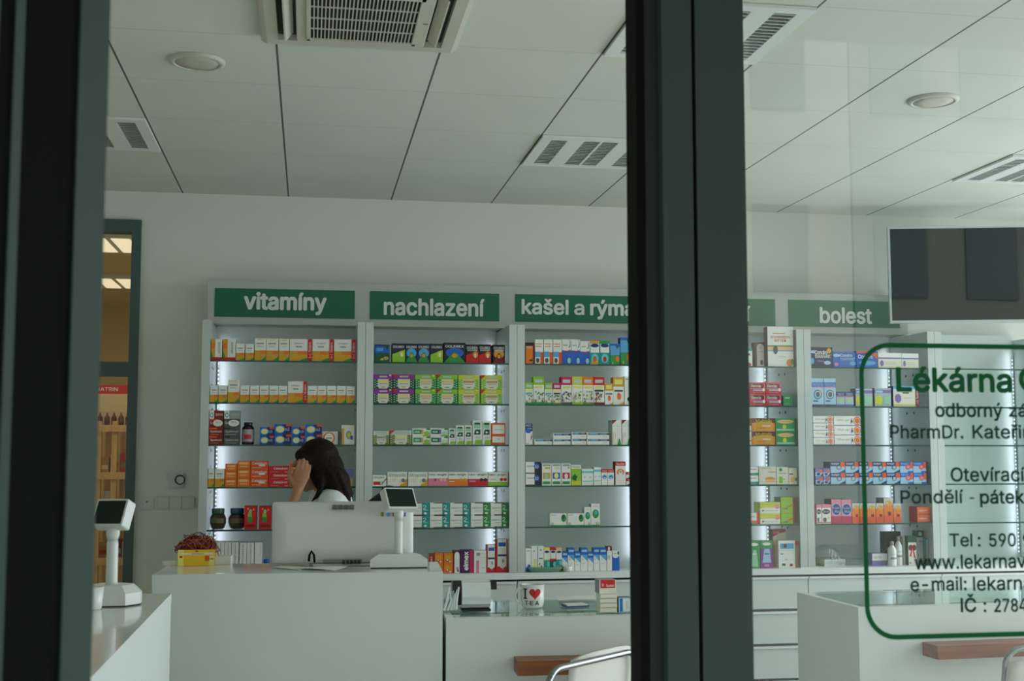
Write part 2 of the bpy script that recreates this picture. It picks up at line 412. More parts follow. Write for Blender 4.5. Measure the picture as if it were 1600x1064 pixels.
# local: x along leaf, y across the leaf (positive side = right hand side in view)
def st(x0, x1, y0, y1, m, nm, z0=.02, z1=2.93): bx(x0, x1, y0, y1, z0, z1, m).build(nm, e)
st(LL - .09, LL, .030, .063, M_frame, 'stile')
st(LL - .09, LL - .006, -.030, .030, M_rub, 'edge_gasket')
st(LL - .09, LL - .002, -.040, -.030, M_frame, 'stile')
st(LL - .09, LL - .008, -.056, -.040, M_rub, 'edge_gasket')
st(LL - .09, LL - .004, -.12, -.056, M_frame, 'stile')
st(0, LL - .09, -.02, .02, M_frame, 'bottom_rail', .02, .2); st(0, LL - .09, -.02, .02, M_frame, 'top_rail', 2.8, 2.93); st(0, .08, -.02, .02, M_frame, 'hinge_stile', .2, 2.8)
st(.08, LL - .09, -.004, .004, M_pane, 'door_pane', .2, 2.8)

# street outside
struct(bx(-3.5, 6.2, -.6, YG - .06, 3.4, 3.55, mat('sky_blocker_grey', (150, 150, 145), .8)), 'sky_blocker')  # unseen slab added above the shop front to cut skylight on the counters
M_pave = mat('street_paving', (128, 128, 122), .85, noise=.15, nscale=1.5)
struct(bx(-30, 30, -22, YG - .05, -.14, -.02, M_pave), 'ground')
fac = [(-26, -9, (150, 142, 126)), (-9, -1.5, (160, 156, 146)), (-1.5, 4, (132, 130, 122)), (4, 9.5, (158, 154, 142)), (9.5, 13, (122, 124, 116)), (13, 19, (156, 156, 148)), (19, 28, (140, 138, 130))]
for i, (a, c_, rgb) in enumerate(fac):
    m = mat('facade_render_%d' % i, rgb, .9); hh = (11, 12, 11.5, 12.5, 11, 12, 11)[i]
    q = MB(); q.box(a, c_ - .04, -20, -16, -.02, hh, m)
    nw = max(2, int((c_ - a) / 2.4))
    for r_ in range(3):
        for k in range(nw):
            xx = a + (k + .5) * (c_ - a) / nw
            q.box(xx - .5, xx + .5, -15.999, -15.95, 1 + r_ * 3.3, 2.6 + r_ * 3.3, mat('far_window_glass', (60, 70, 75), .3))
    struct(q, 'wall_street_%d' % (i + 1))

# ------------------------------------------------------------------ ceiling fittings
def grid_lamp(x0, y0, label):
    e = empty('recessed_ceiling_lamp', label, 'ceiling lamp', (x0 + .3, y0 + .3, ZC), 0, 'recessed louvre lamps in the shop ceiling')
    b = MB(); z0, z1 = -.012, -.001; h = .296
    slots = [(-.245, -.165), (-.085, -.006), (.006, .085), (.165, .245)]
    xs = [-h] + [v for s_ in slots for v in s_] + [h]
    for i in range(0, len(xs), 2): b.box(xs[i], xs[i + 1], -.2499, .2499, z0, z1, M_white)
    b.box(-h, h, -h, -.25, z0 - .0004, z1, M_white); b.box(-h, h, .25, h, z0 - .0004, z1, M_white)
    b.build('lamp_frame', e)
    bx(-h + .01, h - .01, -h + .01, h - .01, -.0008, -.0002, mat('lamp_recess', (104, 112, 108), .4)).build('recess_plate', e)
    for a, c in slots:
        q = MB()
        for k in range(16):
            y = -.25 + .5 * (k + .5) / 16
            q.prism([(y - .006, -.0115), (y + .003, -.0115), (y + .011, -.002), (y + .003, -.002)], 'x', a, c, mat('louvre_blade', (190, 198, 190), .35))
        q.build('louvre', e)
for x0, y0, lb in ((-1.337, 5.6, 'recessed louvre ceiling lamp at the left, above the side door'), (1.063, 5.6, 'recessed louvre ceiling lamp above the kašel sign, left of the window post'),
                   (1.063, 3.8, 'nearest recessed louvre ceiling lamp, crossing behind the top of the window post'), (3.463, 5.6, 'recessed louvre ceiling lamp at the far right, above the television')):
    grid_lamp(x0, y0, lb)
for x, y, lb in ((-.44, 4.73, 'round white ceiling speaker left of the air conditioner'), (2.59, 4.765, 'round white ceiling speaker at the right, behind the shop window')):
    e = empty('ceiling_speaker', lb, 'speaker', (x, y, ZC), 0, 'round ceiling speakers')
    b = MB(); b.rev([(.105, -.0005), (.105, -.008), (.092, -.014), (.084, -.012), (.084, -.0005)], mat('speaker_rim', (192, 192, 178), .6), 40, cap=False); b.build('rim', e)
    b = MB(); b.rev([(.083, -.0005), (.083, -.010), (.04, -.012), (.001, -.0125)], mat('speaker_grille', (188, 186, 170), .7), 40); b.build('grille', e)
# cassette air conditioner
e = empty('cassette_air_conditioner', 'square white cassette air conditioner with black intake grille set in the ceiling', 'air conditioner', (.163, 4.05, ZC))
h = .35; b = MB()
M_ac = mat('air_conditioner_plastic', (198, 195, 180), .4)
b.prism([(-h, -.002), (h, -.002), (h, -.018), (h - .02, -.028), (-h + .02, -.028), (-h, -.018)], 'y', -h, -.235, M_ac)
b.prism([(-h, -.002), (h, -.002), (h, -.018), (h - .02, -.028), (-h + .02, -.028), (-h, -.018)], 'y', .3, h, M_ac)
b.prism([(-h, -.002), (-.29, -.002), (-.29, -.028), (-h + .02, -.028), (-h, -.018)], 'y', -.235, .3, M_ac)
b.prism([(h, -.002), (.29, -.002), (.29, -.028), (h - .02, -.028), (h, -.018)], 'y', -.235, .3, M_ac)
b.build('outer_panel', e)
b = MB(); b.box(-.29, .29, -.235, .3, -.006, -.002, mat('vent_dark', (44, 46, 42), .7)); b.build('vent_recess', e)
b = MB(); b.prism(rrect(-.225, -.235, .225, .295, .03), 'z', -.036, -.006, M_ac); b.build('centre_panel', e, bevel=.004)
b = MB(); b.box(-.178, .178, -.19, .235, -.0366, -.0361, mat('intake_black', (8, 9, 9), .8)); b.build('intake', e)
b = MB()
for k in range(29): x = -.178 + .356 * k / 28; b.box(x - .0022, x + .0022, -.19, .235, -.040, -.0367, M_ac)
for k in range(5): y = -.19 + .425 * k / 4; b.box(-.178, .178, y - .003, y + .003, -.0405, -.0367, M_ac)
for (a, c, d_, f_) in ((-.19, .19, .235, .25), (-.19, .19, -.205, -.19), (-.19, -.178, -.205, .25), (.178, .19, -.205, .25)): b.box(a, c, d_, f_, -.0425, -.0361, M_ac)
b.build('intake_grille', e)
b = MB()
b.box(.200, .218, .03, .036, -.0368, -.0361, mat('indicator_grey', (90, 90, 86)))
b.build('indicator', e)
for sx in (-1, 1):
    b = MB(); b.prism([(.236 * sx, -.012), (.262 * sx, -.04), (.268 * sx, -.04), (.243 * sx, -.010)] if sx > 0 else [(.236 * sx, -.012), (.243 * sx, -.010), (.268 * sx, -.045), (.262 * sx, -.045)], 'y', -.2, .26, M_ac); b.build('air_flap', e)

# ------------------------------------------------------------------ shelving
HZ0, HZ1 = 1.6 + .0998 * YH, 1.6 + .1342 * YH
bayname = ['vitamíny', 'nachlazení', 'kašel', 'fourth', 'bolest', 'empty right']
TP = .0425
M_led = emit('led_dots', (235, 242, 255), 1.1)
ul = ['shelving unit under the vitamíny sign at the left end', 'shelving unit under the nachlazení sign behind the high counter', 'shelving unit under the kašel a rýma sign',
      'shelving unit under the sign ending in ní, right of the window post', 'shelving unit under the bolest sign behind the window lettering', 'empty unlit shelving unit at the right end, without a green sign']
ZP = 1.6 + .1029 * YF
for i in range(6):
    xa, xb = BX[i] + .001, BX[i + 1] - .001
    e = empty('shelving_unit', 'tall silver ' + ul[i], 'shelving', ((xa + xb) / 2, YF, ZWT), 0, 'wall shelving units')
    hw = (xb - xa) / 2; dz = ZWT; cx = (xa + xb) / 2
    for sx in (-1, 1):
        b = MB(); x0 = -hw if sx < 0 else hw - TP
        b.box(x0, x0 + TP, 0, YB - YF, .001, ZP - dz, M_alu)
        xi = -hw + TP if sx < 0 else hw - TP
        for z in SZ:
            for yy in (.18, .27): b.box(xi - .001, xi + .001, yy, yy + .014, z - dz - .035, z - dz - .022, M_shadow)
            b.box(xi - .001, xi + .001, .20, .206, z - dz - .12, z - dz - .114, M_shadow)
        b.build('side_panel', e)
    bx(-hw + TP, hw - TP, YB - YF - .018, YB - YF, .001, ZP - dz + .03, mat('shelf_back_laminate', (226, 231, 232), .55)).build('back_panel', e)
    for z in SZ:
        b = MB(); b.box(-hw + TP + .001, hw - TP - .001, .004, YB - YF - .03, z - dz - .005, z - dz + .003, M_shelfg, front=M_gedge); b.build('glass_shelf', e)
    if i < 5:
        b = MB(); b.box(-hw - .001, hw + .001, YH - YF, YW - YF - .002, HZ0 - dz, HZ1 - dz, mat('header_laminate', (184, 190, 183), .5)); b.build('header_board', e)
        sx0, sx1 = [(-.0752, .0353), (.0475, .1534), (.1668, .2745), (.286, .3921), (.4042, .5058)][i]
        y_ = YH - YF - .004
        b = MB(); b.box(sx0 * YH - cx, sx1 * YH - cx, y_, YH - YF, 1.6 + .1054 * YH - dz, 1.6 + .1283 * YH - dz, mat('sign_green', PAL['signgreen'], .4)); sg = b.build('sign_board', e)
        s_, a, c, t, bt = [('vitamíny', 382, 509, 458, 490.5), ('nachlazení', 600.5, 756, 467, 493), ('kašel a rýma', 815, 1024, 467, 499.5), ('trávení', 1063, 1171.5, 478, 501), ('bolest', 1281.5, 1361, 481.5, 505)][i]
        pa, pb = at(a, bt, YH), at(c, bt, YH); ztop_ = at((a + c) / 2, t, YH).z; zb_ = at((a + c) / 2, bt, YH).z
        # band heights measured with accents / descenders included
        if i == 2: parts_ = [('kašel', 815.7, 887, 468, 491), ('a', 897.6, 912, 475.4, 491.8), ('rýma', 923, 990, 470, 498.6)]
        else: parts_ = [(s_, a, c, t, bt)]
        for s_, a, c, t, bt in parts_:
            pa, pb = at(a, bt, YH), at(c, bt, YH); ztop_ = at((a + c) / 2, t, YH).z; zb_ = at((a + c) / 2, bt, YH).z
            b = MB(); b.text(s_, pa.x - cx, zb_ - dz, pb.x - cx, ztop_ - dz, y_ - .002, mat('sign_letters', (222, 228, 222), .5), bold=.045, fine=True); b.build('lettering', sg)
    # led strips in the back corners
    for sx in ((-1,) if i == 0 else ((1,) if i < 5 else (1,))):
        b = MB(); xx = sx * (hw - TP - .012); b.box(xx - .006, xx + .006, YB - YF - .026, YB - YF - .0185, .02, ZP - dz - .1, M_alug)
        zz = .03
        while zz < ZP - dz - .12:
            b.box(xx - .0035, xx + .0035, YB - YF - .028, YB - YF - .0262, zz, zz + .008, M_led); zz += .0235
        ls = b.build('led_strip', e)
        ld = bpy.data.lights.new('led_strip_light', 'AREA'); ld.shape = 'RECTANGLE'; ld.size = .02; ld.size_y = 1.25; ld.energy = .4; ld.color = (.82, .9, 1)
        lo = bpy.data.objects.new('led_strip_light', ld); COL.objects.link(lo); lo.parent = ls; lo.location = (xx - sx * .012, YB - YF - .055, .66)
        lo.rotation_euler = Vector((-sx * .75, .5, 0)).to_track_quat('-Z', 'Y').to_euler()
# white gap wall strip is the back wall itself; worktop and drawer cabinets
xa, xb = BX[0], BX[6]
o = bx(xa, xb, YF - .02, YW - .002, ZWT - .034, ZWT, M_white).build('worktop', bevel=.002)
tag(o, 'long white worktop running under all the wall shelving', 'worktop')
dh = .192
for i in range(6):
    x0, x1 = BX[i] + .001, BX[i + 1] - .001; top = ZWT - .036
    e = empty('drawer_cabinet', 'white drawer cabinet below the %s' % ['vitamíny shelving, behind the high counter', 'nachlazení shelving, behind the high counter', 'kašel shelving, behind the mug', 'fourth shelving, between the post and right counter', 'bolest shelving, behind the right counter', 'empty shelving at the right end'][i], 'drawer cabinet', ((x0 + x1) / 2, YF, 0), 0, 'drawer cabinets under the shelving')
    hw = (x1 - x0) / 2
    bx(-hw, hw, .03, .5, .001, top, M_white).build('body', e)
    z = top - .003
    for k in range(4):
        f = bx(-hw + .002, hw - .002, .004, .029, z - dh + .007, z - .008, M_count).build('drawer', e)
        q = MB(); q.prism([(.0035, z - .008), (-.008, z - .008), (-.008, z - .020), (.0035, z - .021)], 'x', -hw + .002, hw - .002, mat('drawer_rail', (226, 233, 233), .35)); q.build('handle_rail', f)
        q = bx(-hw + .002, hw - .002, .01, .029, z - .0075, z - .001, M_shadow).build('shadow_gap', f)
        z -= dh

# ------------------------------------------------------------------ counters
def counter(name, label, c0, c1, depth, top, glassy):
    # c0,c1: front left / front right ground points (x,y)
    a = math.atan2(c1[1] - c0[1], c1[0] - c0[0]); L_ = math.hypot(c1[0] - c0[0], c1[1] - c0[1])
    e = empty(name, label, 'counter', (c0[0], c0[1], 0), a)
    if glassy:
        b = MB(); b.box(0, L_, 0, .03, .08, top - .001, M_count); b.box(0, .03, .03, depth, .08, top - .001, M_count); b.box(L_ - .03, L_, .03, depth, .08, top - .001, M_count); b.build('body', e)
        b = MB(); b.box(.031, L_ - .031, .031, depth - .01, top - .05, top - .011, M_white); b.build('top_board', e)
        b = MB(); b.box(.0305, L_ - .0305, .0305, depth, top - .010, top - .002, M_shelfg, front=M_gedge); b.build('glass_top', e)
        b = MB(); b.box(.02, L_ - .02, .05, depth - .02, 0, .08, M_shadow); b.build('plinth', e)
    else:
        b = MB(); b.box(0, L_, 0, depth, .08, top - .03, M_count); b.build('body', e)
        b = MB(); b.box(-.001, L_ + .001, -.002, depth + .002, top - .03, top, M_gloss, front=M_count, side=M_count); b.build('top_board', e)
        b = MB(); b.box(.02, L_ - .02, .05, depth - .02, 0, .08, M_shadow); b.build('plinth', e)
    return e
ZHI = 1.13; ZLO = .95
c0 = atz(238, 898, ZHI); c1 = atz(692, 893, ZHI)
counter('high_counter', 'high white counter carrying the computer monitor, left of the mug counter', (c0.x, c0.y), (c1.x, c1.y), .42, ZHI, False)
g0 = atz(694, 966, ZLO); g1x = atz(982, 961, ZLO)
dr = (g1x - g0); dr.normalize(); g1 = g0 + dr * 1.05
low = counter('glass_topped_counter', 'low white counter with glass top carrying the mug and wooden bar', (g0.x + .008, g0.y), (g1.x, g1.y), .56, ZLO, True)
r0 = atz(1341, 949, ZLO); r1 = atz(1600, 941, ZLO); dr2 = (r1 - r0).normalized(); r1 = r0 + dr2 * 1.9
rc = counter('glass_topped_counter', 'low white counter with glass top at the right, behind the window lettering', (r0.x, r0.y), (r1.x, r1.y), .57, ZLO, True)
lx = -.439
e = empty('entrance_counter', 'white counter at the lower left beside the door frame, running towards the entrance', 'counter', (lx, 4.25, 0), 0)
bx(-.75, 0, -1.55, 0, .08, ZHI - .03, M_count).build('body', e); b = MB(); b.box(-.751, .001, -1.551, .001, ZHI - .03, ZHI, M_gloss, front=M_count, side=M_count); b.build('top_board', e)
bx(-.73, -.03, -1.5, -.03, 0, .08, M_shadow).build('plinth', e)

# wooden bars
M_wood = wood('walnut_wood', (112, 60, 34), (150, 88, 54))
for cnt, (px, py), (qx, qy), ln, lb in ((g0, (805, 1028), (817, 1037), .88, 'wooden bar on the front of the mug counter, behind the left chair'), (r0, (1445, 1004), (1474, 1013), 1.5, 'wooden bar on the front of the right counter, below the green lettering frame')):
    zt = .80; d_ = dr if cnt is g0 else dr2
    A = atz(px, py, zt); # left end against the front
    t = (A - cnt).dot(d_); A = Vector((cnt.x, cnt.y, 0)) + d_ * t; ang = math.atan2(d_.y, d_.x)
    b = MB(); b.box(0, ln, -.118, -.002, -.055, 0, M_wood); o = b.build('wooden_bar', None, (A.x, A.y, zt), ang, bevel=.002)
    tag(o, lb, 'wooden bar', 'wooden bars on the counter fronts')

# ------------------------------------------------------------------ television
tl = at(1387, 355, 6.86); bl = at(1387, 505, 6.86)
e = empty('television', 'large dark flat television with thin silver edge mounted above the right shelving', 'television', (tl.x, 6.86, bl.z), -math.radians(14))
H_ = tl.z - bl.z; W_ = H_ * 1.75
b = MB(); b.box(0, W_, 0, .035, 0, H_, M_alug, side=M_alug); b.build('casing', e, bevel=.003)
b = MB(); b.box(.012, W_ - .012, -.0015, -.0002, .016, H_ - .012, M_screen); b.build('screen', e)
b = MB(); b.box(W_ / 2 - .1, W_ / 2 + .1, .036, .06, H_ / 2 - .1, H_ / 2 + .1, M_rub); b.tube([(W_ / 2, .06, H_ / 2), (W_ / 2 + .02, .16, H_ / 2), (W_ / 2, .22, H_ / 2)], .02, M_rub); b.build('wall_bracket', e)

# ------------------------------------------------------------------ wall switches
def wallbox(px0, px1, py0, py1): a = at(px0, py1, YW); c = at(px1, py0, YW); return a.x, c.x, a.z, c.z
x0, x1, z0, z1 = wallbox(264, 288, 738, 761)
e = empty('thermostat', 'square white wall thermostat with a dark ring, above the light switches', 'thermostat', ((x0 + x1) / 2, YW, z0))
hw = (x1 - x0) / 2; b = MB(); b.prism(rrect(-hw, 0, hw, z1 - z0, .01), 'y', -.02, -.0005, M_plastc); b.build('housing', e)
b = MB(); M_ = Matrix.Translation((.02, -.021, (z1 - z0) / 2)) @ Matrix.Rotation(PI / 2, 4, 'X')
b.rev([(.022, 0), (.022, .006), (.028, .006), (.028, 0)], mat('ring_dark', (30, 60, 60), .3), 32, M=M_, cap=False); b.build('dial_ring', e)
x0, x1, z0, z1 = wallbox(245, 305, 775, 796)
e = empty('light_switch_panel', 'triple white light switch panel on the wall left of the shelving', 'light switch', ((x0 + x1) / 2, YW, z0)); hw = (x1 - x0) / 2
b = MB(); b.prism(rrect(-hw, 0, hw, z1 - z0, .008), 'y', -.008, -.0005, M_plastc); b.build('switch_frame', e)
for k in range(3):
    c_ = -hw + (k + .5) * 2 * hw / 3; b = MB(); b.prism(rrect(c_ - hw / 3 + .006, .007, c_ + hw / 3 - .006, z1 - z0 - .007, .006), 'y', -.014, -.0085, M_plast); b.build('rocker', e)
x0, x1, z0, z1 = wallbox(219, 241, 777, 796)
e = empty('wall_socket', 'white wall socket between the side door and the light switches', 'socket', ((x0 + x1) / 2, YW, z0)); hw = (x1 - x0) / 2
b = MB(); b.prism(rrect(-hw, 0, hw, z1 - z0, .006), 'y', -.008, -.0005, M_plastc); b.build('cover_plate', e)
b = MB(); b.prism(rrect(-.018, .016, .018, z1 - z0 - .016, .003), 'y', -.011, -.0085, M_plast); b.box(-.006, .006, -.0115, -.0111, .04, .046, M_shadow); b.build('socket_insert', e)

# ------------------------------------------------------------------ back room racks
M_pine = wood('pine_wood', (196, 160, 100), (222, 188, 128), 6, 2)
YR = 8.6
def rz_(py): return at(175, py, YR).z
rack_x = [at(v, 760, YR).x for v in (152, 177, 199)]
e = empty('wooden_rack', 'pale pine storage rack full of goods, seen through the side door glass', 'rack', (rack_x[0], YR, 0))
for rx in rack_x:
    for yy in (0, .4): bx(rx - rack_x[0] - .018, rx - rack_x[0] + .018, yy, yy + .04, .001, rz_(658), M_pine).build('upright', e)
shz = [rz_(v) for v in (664, 738, 805, 872)]
for z in shz: bx(-.1, rack_x[2] - rack_x[0] + .03, .041, .399, z - .03, z, M_pine).build('rack_shelf', e)
for z in shz: bx(-.1, rack_x[2] - rack_x[0] + .03, -.012, -.0005, z - .045, z, M_pine).build('shelf_rail', e)
k = 0
cols = ['cream', 'tan', 'white', 'red', 'lgrey', 'brown', 'cream', 'peach', 'olive', 'white', 'tan', 'dred']
for zi, z in enumerate(shz[1:]):
    x = -.07; n = 0
    while x < rack_x[2] - rack_x[0] - .02:
        wd = random.uniform(.045, .075); hh = random.uniform(.09, .17)
        b = MB(); c_ = cols[k % 12]; b.box(-wd / 2, wd / 2, 0, .12, 0, hh, P(c_)); b.box(-wd / 2 + .006, wd / 2 - .006, -.0006, -.0001, hh * .2, hh * .5, P(cols[(k + 5) % 12]))
        o = b.build('stored_carton', None, (x + wd / 2, 0, 0)); o.location = (rack_x[0] + x + wd / 2, YR + .06 + .02 * (k % 3), z + .0005)
        tag(o, '%s carton, %s from left, %s shelf of the pine rack' % ({'cream': 'cream', 'tan': 'tan', 'white': 'white', 'red': 'red', 'lgrey': 'pale grey', 'brown': 'brown', 'peach': 'peach', 'olive': 'olive', 'dred': 'dark red'}[c_], ['first', 'second', 'third', 'fourth', 'fifth', 'sixth'][n], ['second', 'third', 'bottom'][zi]), 'carton', 'goods on the pine rack')
        k += 1; n += 1; x += wd + .008
z0 = shz[0]; x0 = -.09; ww = rack_x[2] - rack_x[0] + .1
b = MB(); zt = rz_(600) - z0
b.box(x0, x0 + ww, .05, .1, 0, zt, P('cream')); b.box(x0, x0 + ww, .0485, .0495, zt * .78, zt, P('red')); b.box(x0, x0 + ww, .0485, .0495, zt * .05, zt * .78, mat('display_print', (214, 196, 160), .6))
b.text('NATRIN', x0 + .04, zt * .85, x0 + ww * .62, zt * .94, .048, P('white'), bold=.02)
for q in range(6): b.rev([(.016, 0), (.018, .05), (.006, .07), (.006, .085)], P('maroon' if q % 2 else 'brown'), 10, M=Matrix.Translation((x0 + .03 + q * ww / 6.4, .02, .001)))
tag(b.build('cardboard_display', None, (rack_x[0], YR + .1, z0 + .0005)), 'red topped cardboard display standing on the pine rack behind the side door', 'display')

# ------------------------------------------------------------------ products
# decal codes: ('r',x0,z0,x1,z1,col) ('e',cx,cz,rx,rz,col) ('p',[(x,z)..],col) ('x',text,x0,z0,x1,z1,col[,bold]) ('v',...) vertical text
VIT = [('r', 0, 0, 1, .46, 'gold'), ('r', .5, .3, 1, .46, 'orange'), ('p', [(.55, 0), (1, 0), (1, .2), (.8, .12)], 'green'), ('r', .15, .74, .8, .8, 'grey'), ('r', .22, .62, .72, .66, 'lgrey'), ('r', .25, .92, .75, .96, 'peach')]
def tea(top, leaf, txt='lyellow', corner=False):
    d = [('r', 0, .68, 1, 1, top), ('r', 0, 0, .22, .68, leaf), ('r', .8, 0, 1, .68, leaf), ('r', 0, 0, 1, .2, leaf), ('p', [(.18, .22), (.82, .22), (.7, .02), (.3, .02)], 'cream'), ('r', .24, .45, .76, .6, txt), ('r', .3, .34, .7, .38, 'grey'), ('r', .4, .1, .6, .16, 'grey'), ('r', .3, .8, .72, .9, 'lgrey')]
    for k in range(7): d.append(('e', .06 + .11 * (k % 2), .12 + k * .08, .035, .03, 'lmint')); d.append(('e', .95 - .1 * (k % 2), .1 + k * .08, .03, .03, 'lmint'))
    if corner: d.append(('p', [(0, .7), (0, 1), (.22, 1)], 'red'))
    else: d.append(('e', .87, .93, .06, .06, 'lyellow'))
    return d
def cold(bottom, mid, word='COLDREX', extra=None):
    d = [('r', 0, 0, 1, .02, bottom), ('p', [(0, 0), (1, 0), (1, .68), (0, .42)] if mid is None else [(0, 0), (1, 0), (.55, .55), (.45, .55)], bottom)]
    if mid: d.insert(0, ('e', .5, .5, .42, .25, mid)); d.append(('e', .5, .36, .13, .1, 'gold'))
    else: d += [('e', .74, .45, .2, .17, 'gold' if bottom == 'red' else 'ygreen'), ('r', .68, .3, .8, .5, 'white')]
    d.append(('x', word, .06, .76, .92, .88, 'white', .03))
    if extra: d.append(('x', extra, .12, .64, .9, .73, 'white', .03))
    return d
def herb(top, plant, corner=None, lab='yellow'):
    d = [('r', 0, .7, 1, 1, top), ('r', .15, .78, .85, .9, 'lgrey'), ('r', .15, .58, .88, .66, 'lyellow')]
    if corner: d.append(('r', .1, .47, .9, .54, corner))
    rnd = random.Random(top + plant)
    for k in range(22): d.append(('e', rnd.uniform(.08, .92), rnd.uniform(.08, .46), .055, .035, plant if k % 3 else rnd.choice(['dgreen', 'olive', 'pink', 'tan'])))
    d += [('r', 0, 0, 1, .08, plant), ('r', .28, .08, .74, .18, 'cream')]
    return d
def sept(c, col='dk'): return [('r', .62, 0, 1, 1, c), ('r', .2, .94, .8, 1, 'maroon'), ('r', .2, 0, .8, .04, 'maroon'), ('x', 'Septofort', .06, .5, .58, .64, col), ('r', .2, .32, .56, .36, 'mint'), ('x', '2', .68, .45, .84, .8, 'white'), ('r', .72, .36, .95, .42, 'mint'), ('e', .8, .14, .08, .09, 'white')]
def blist(*a): return list(a)
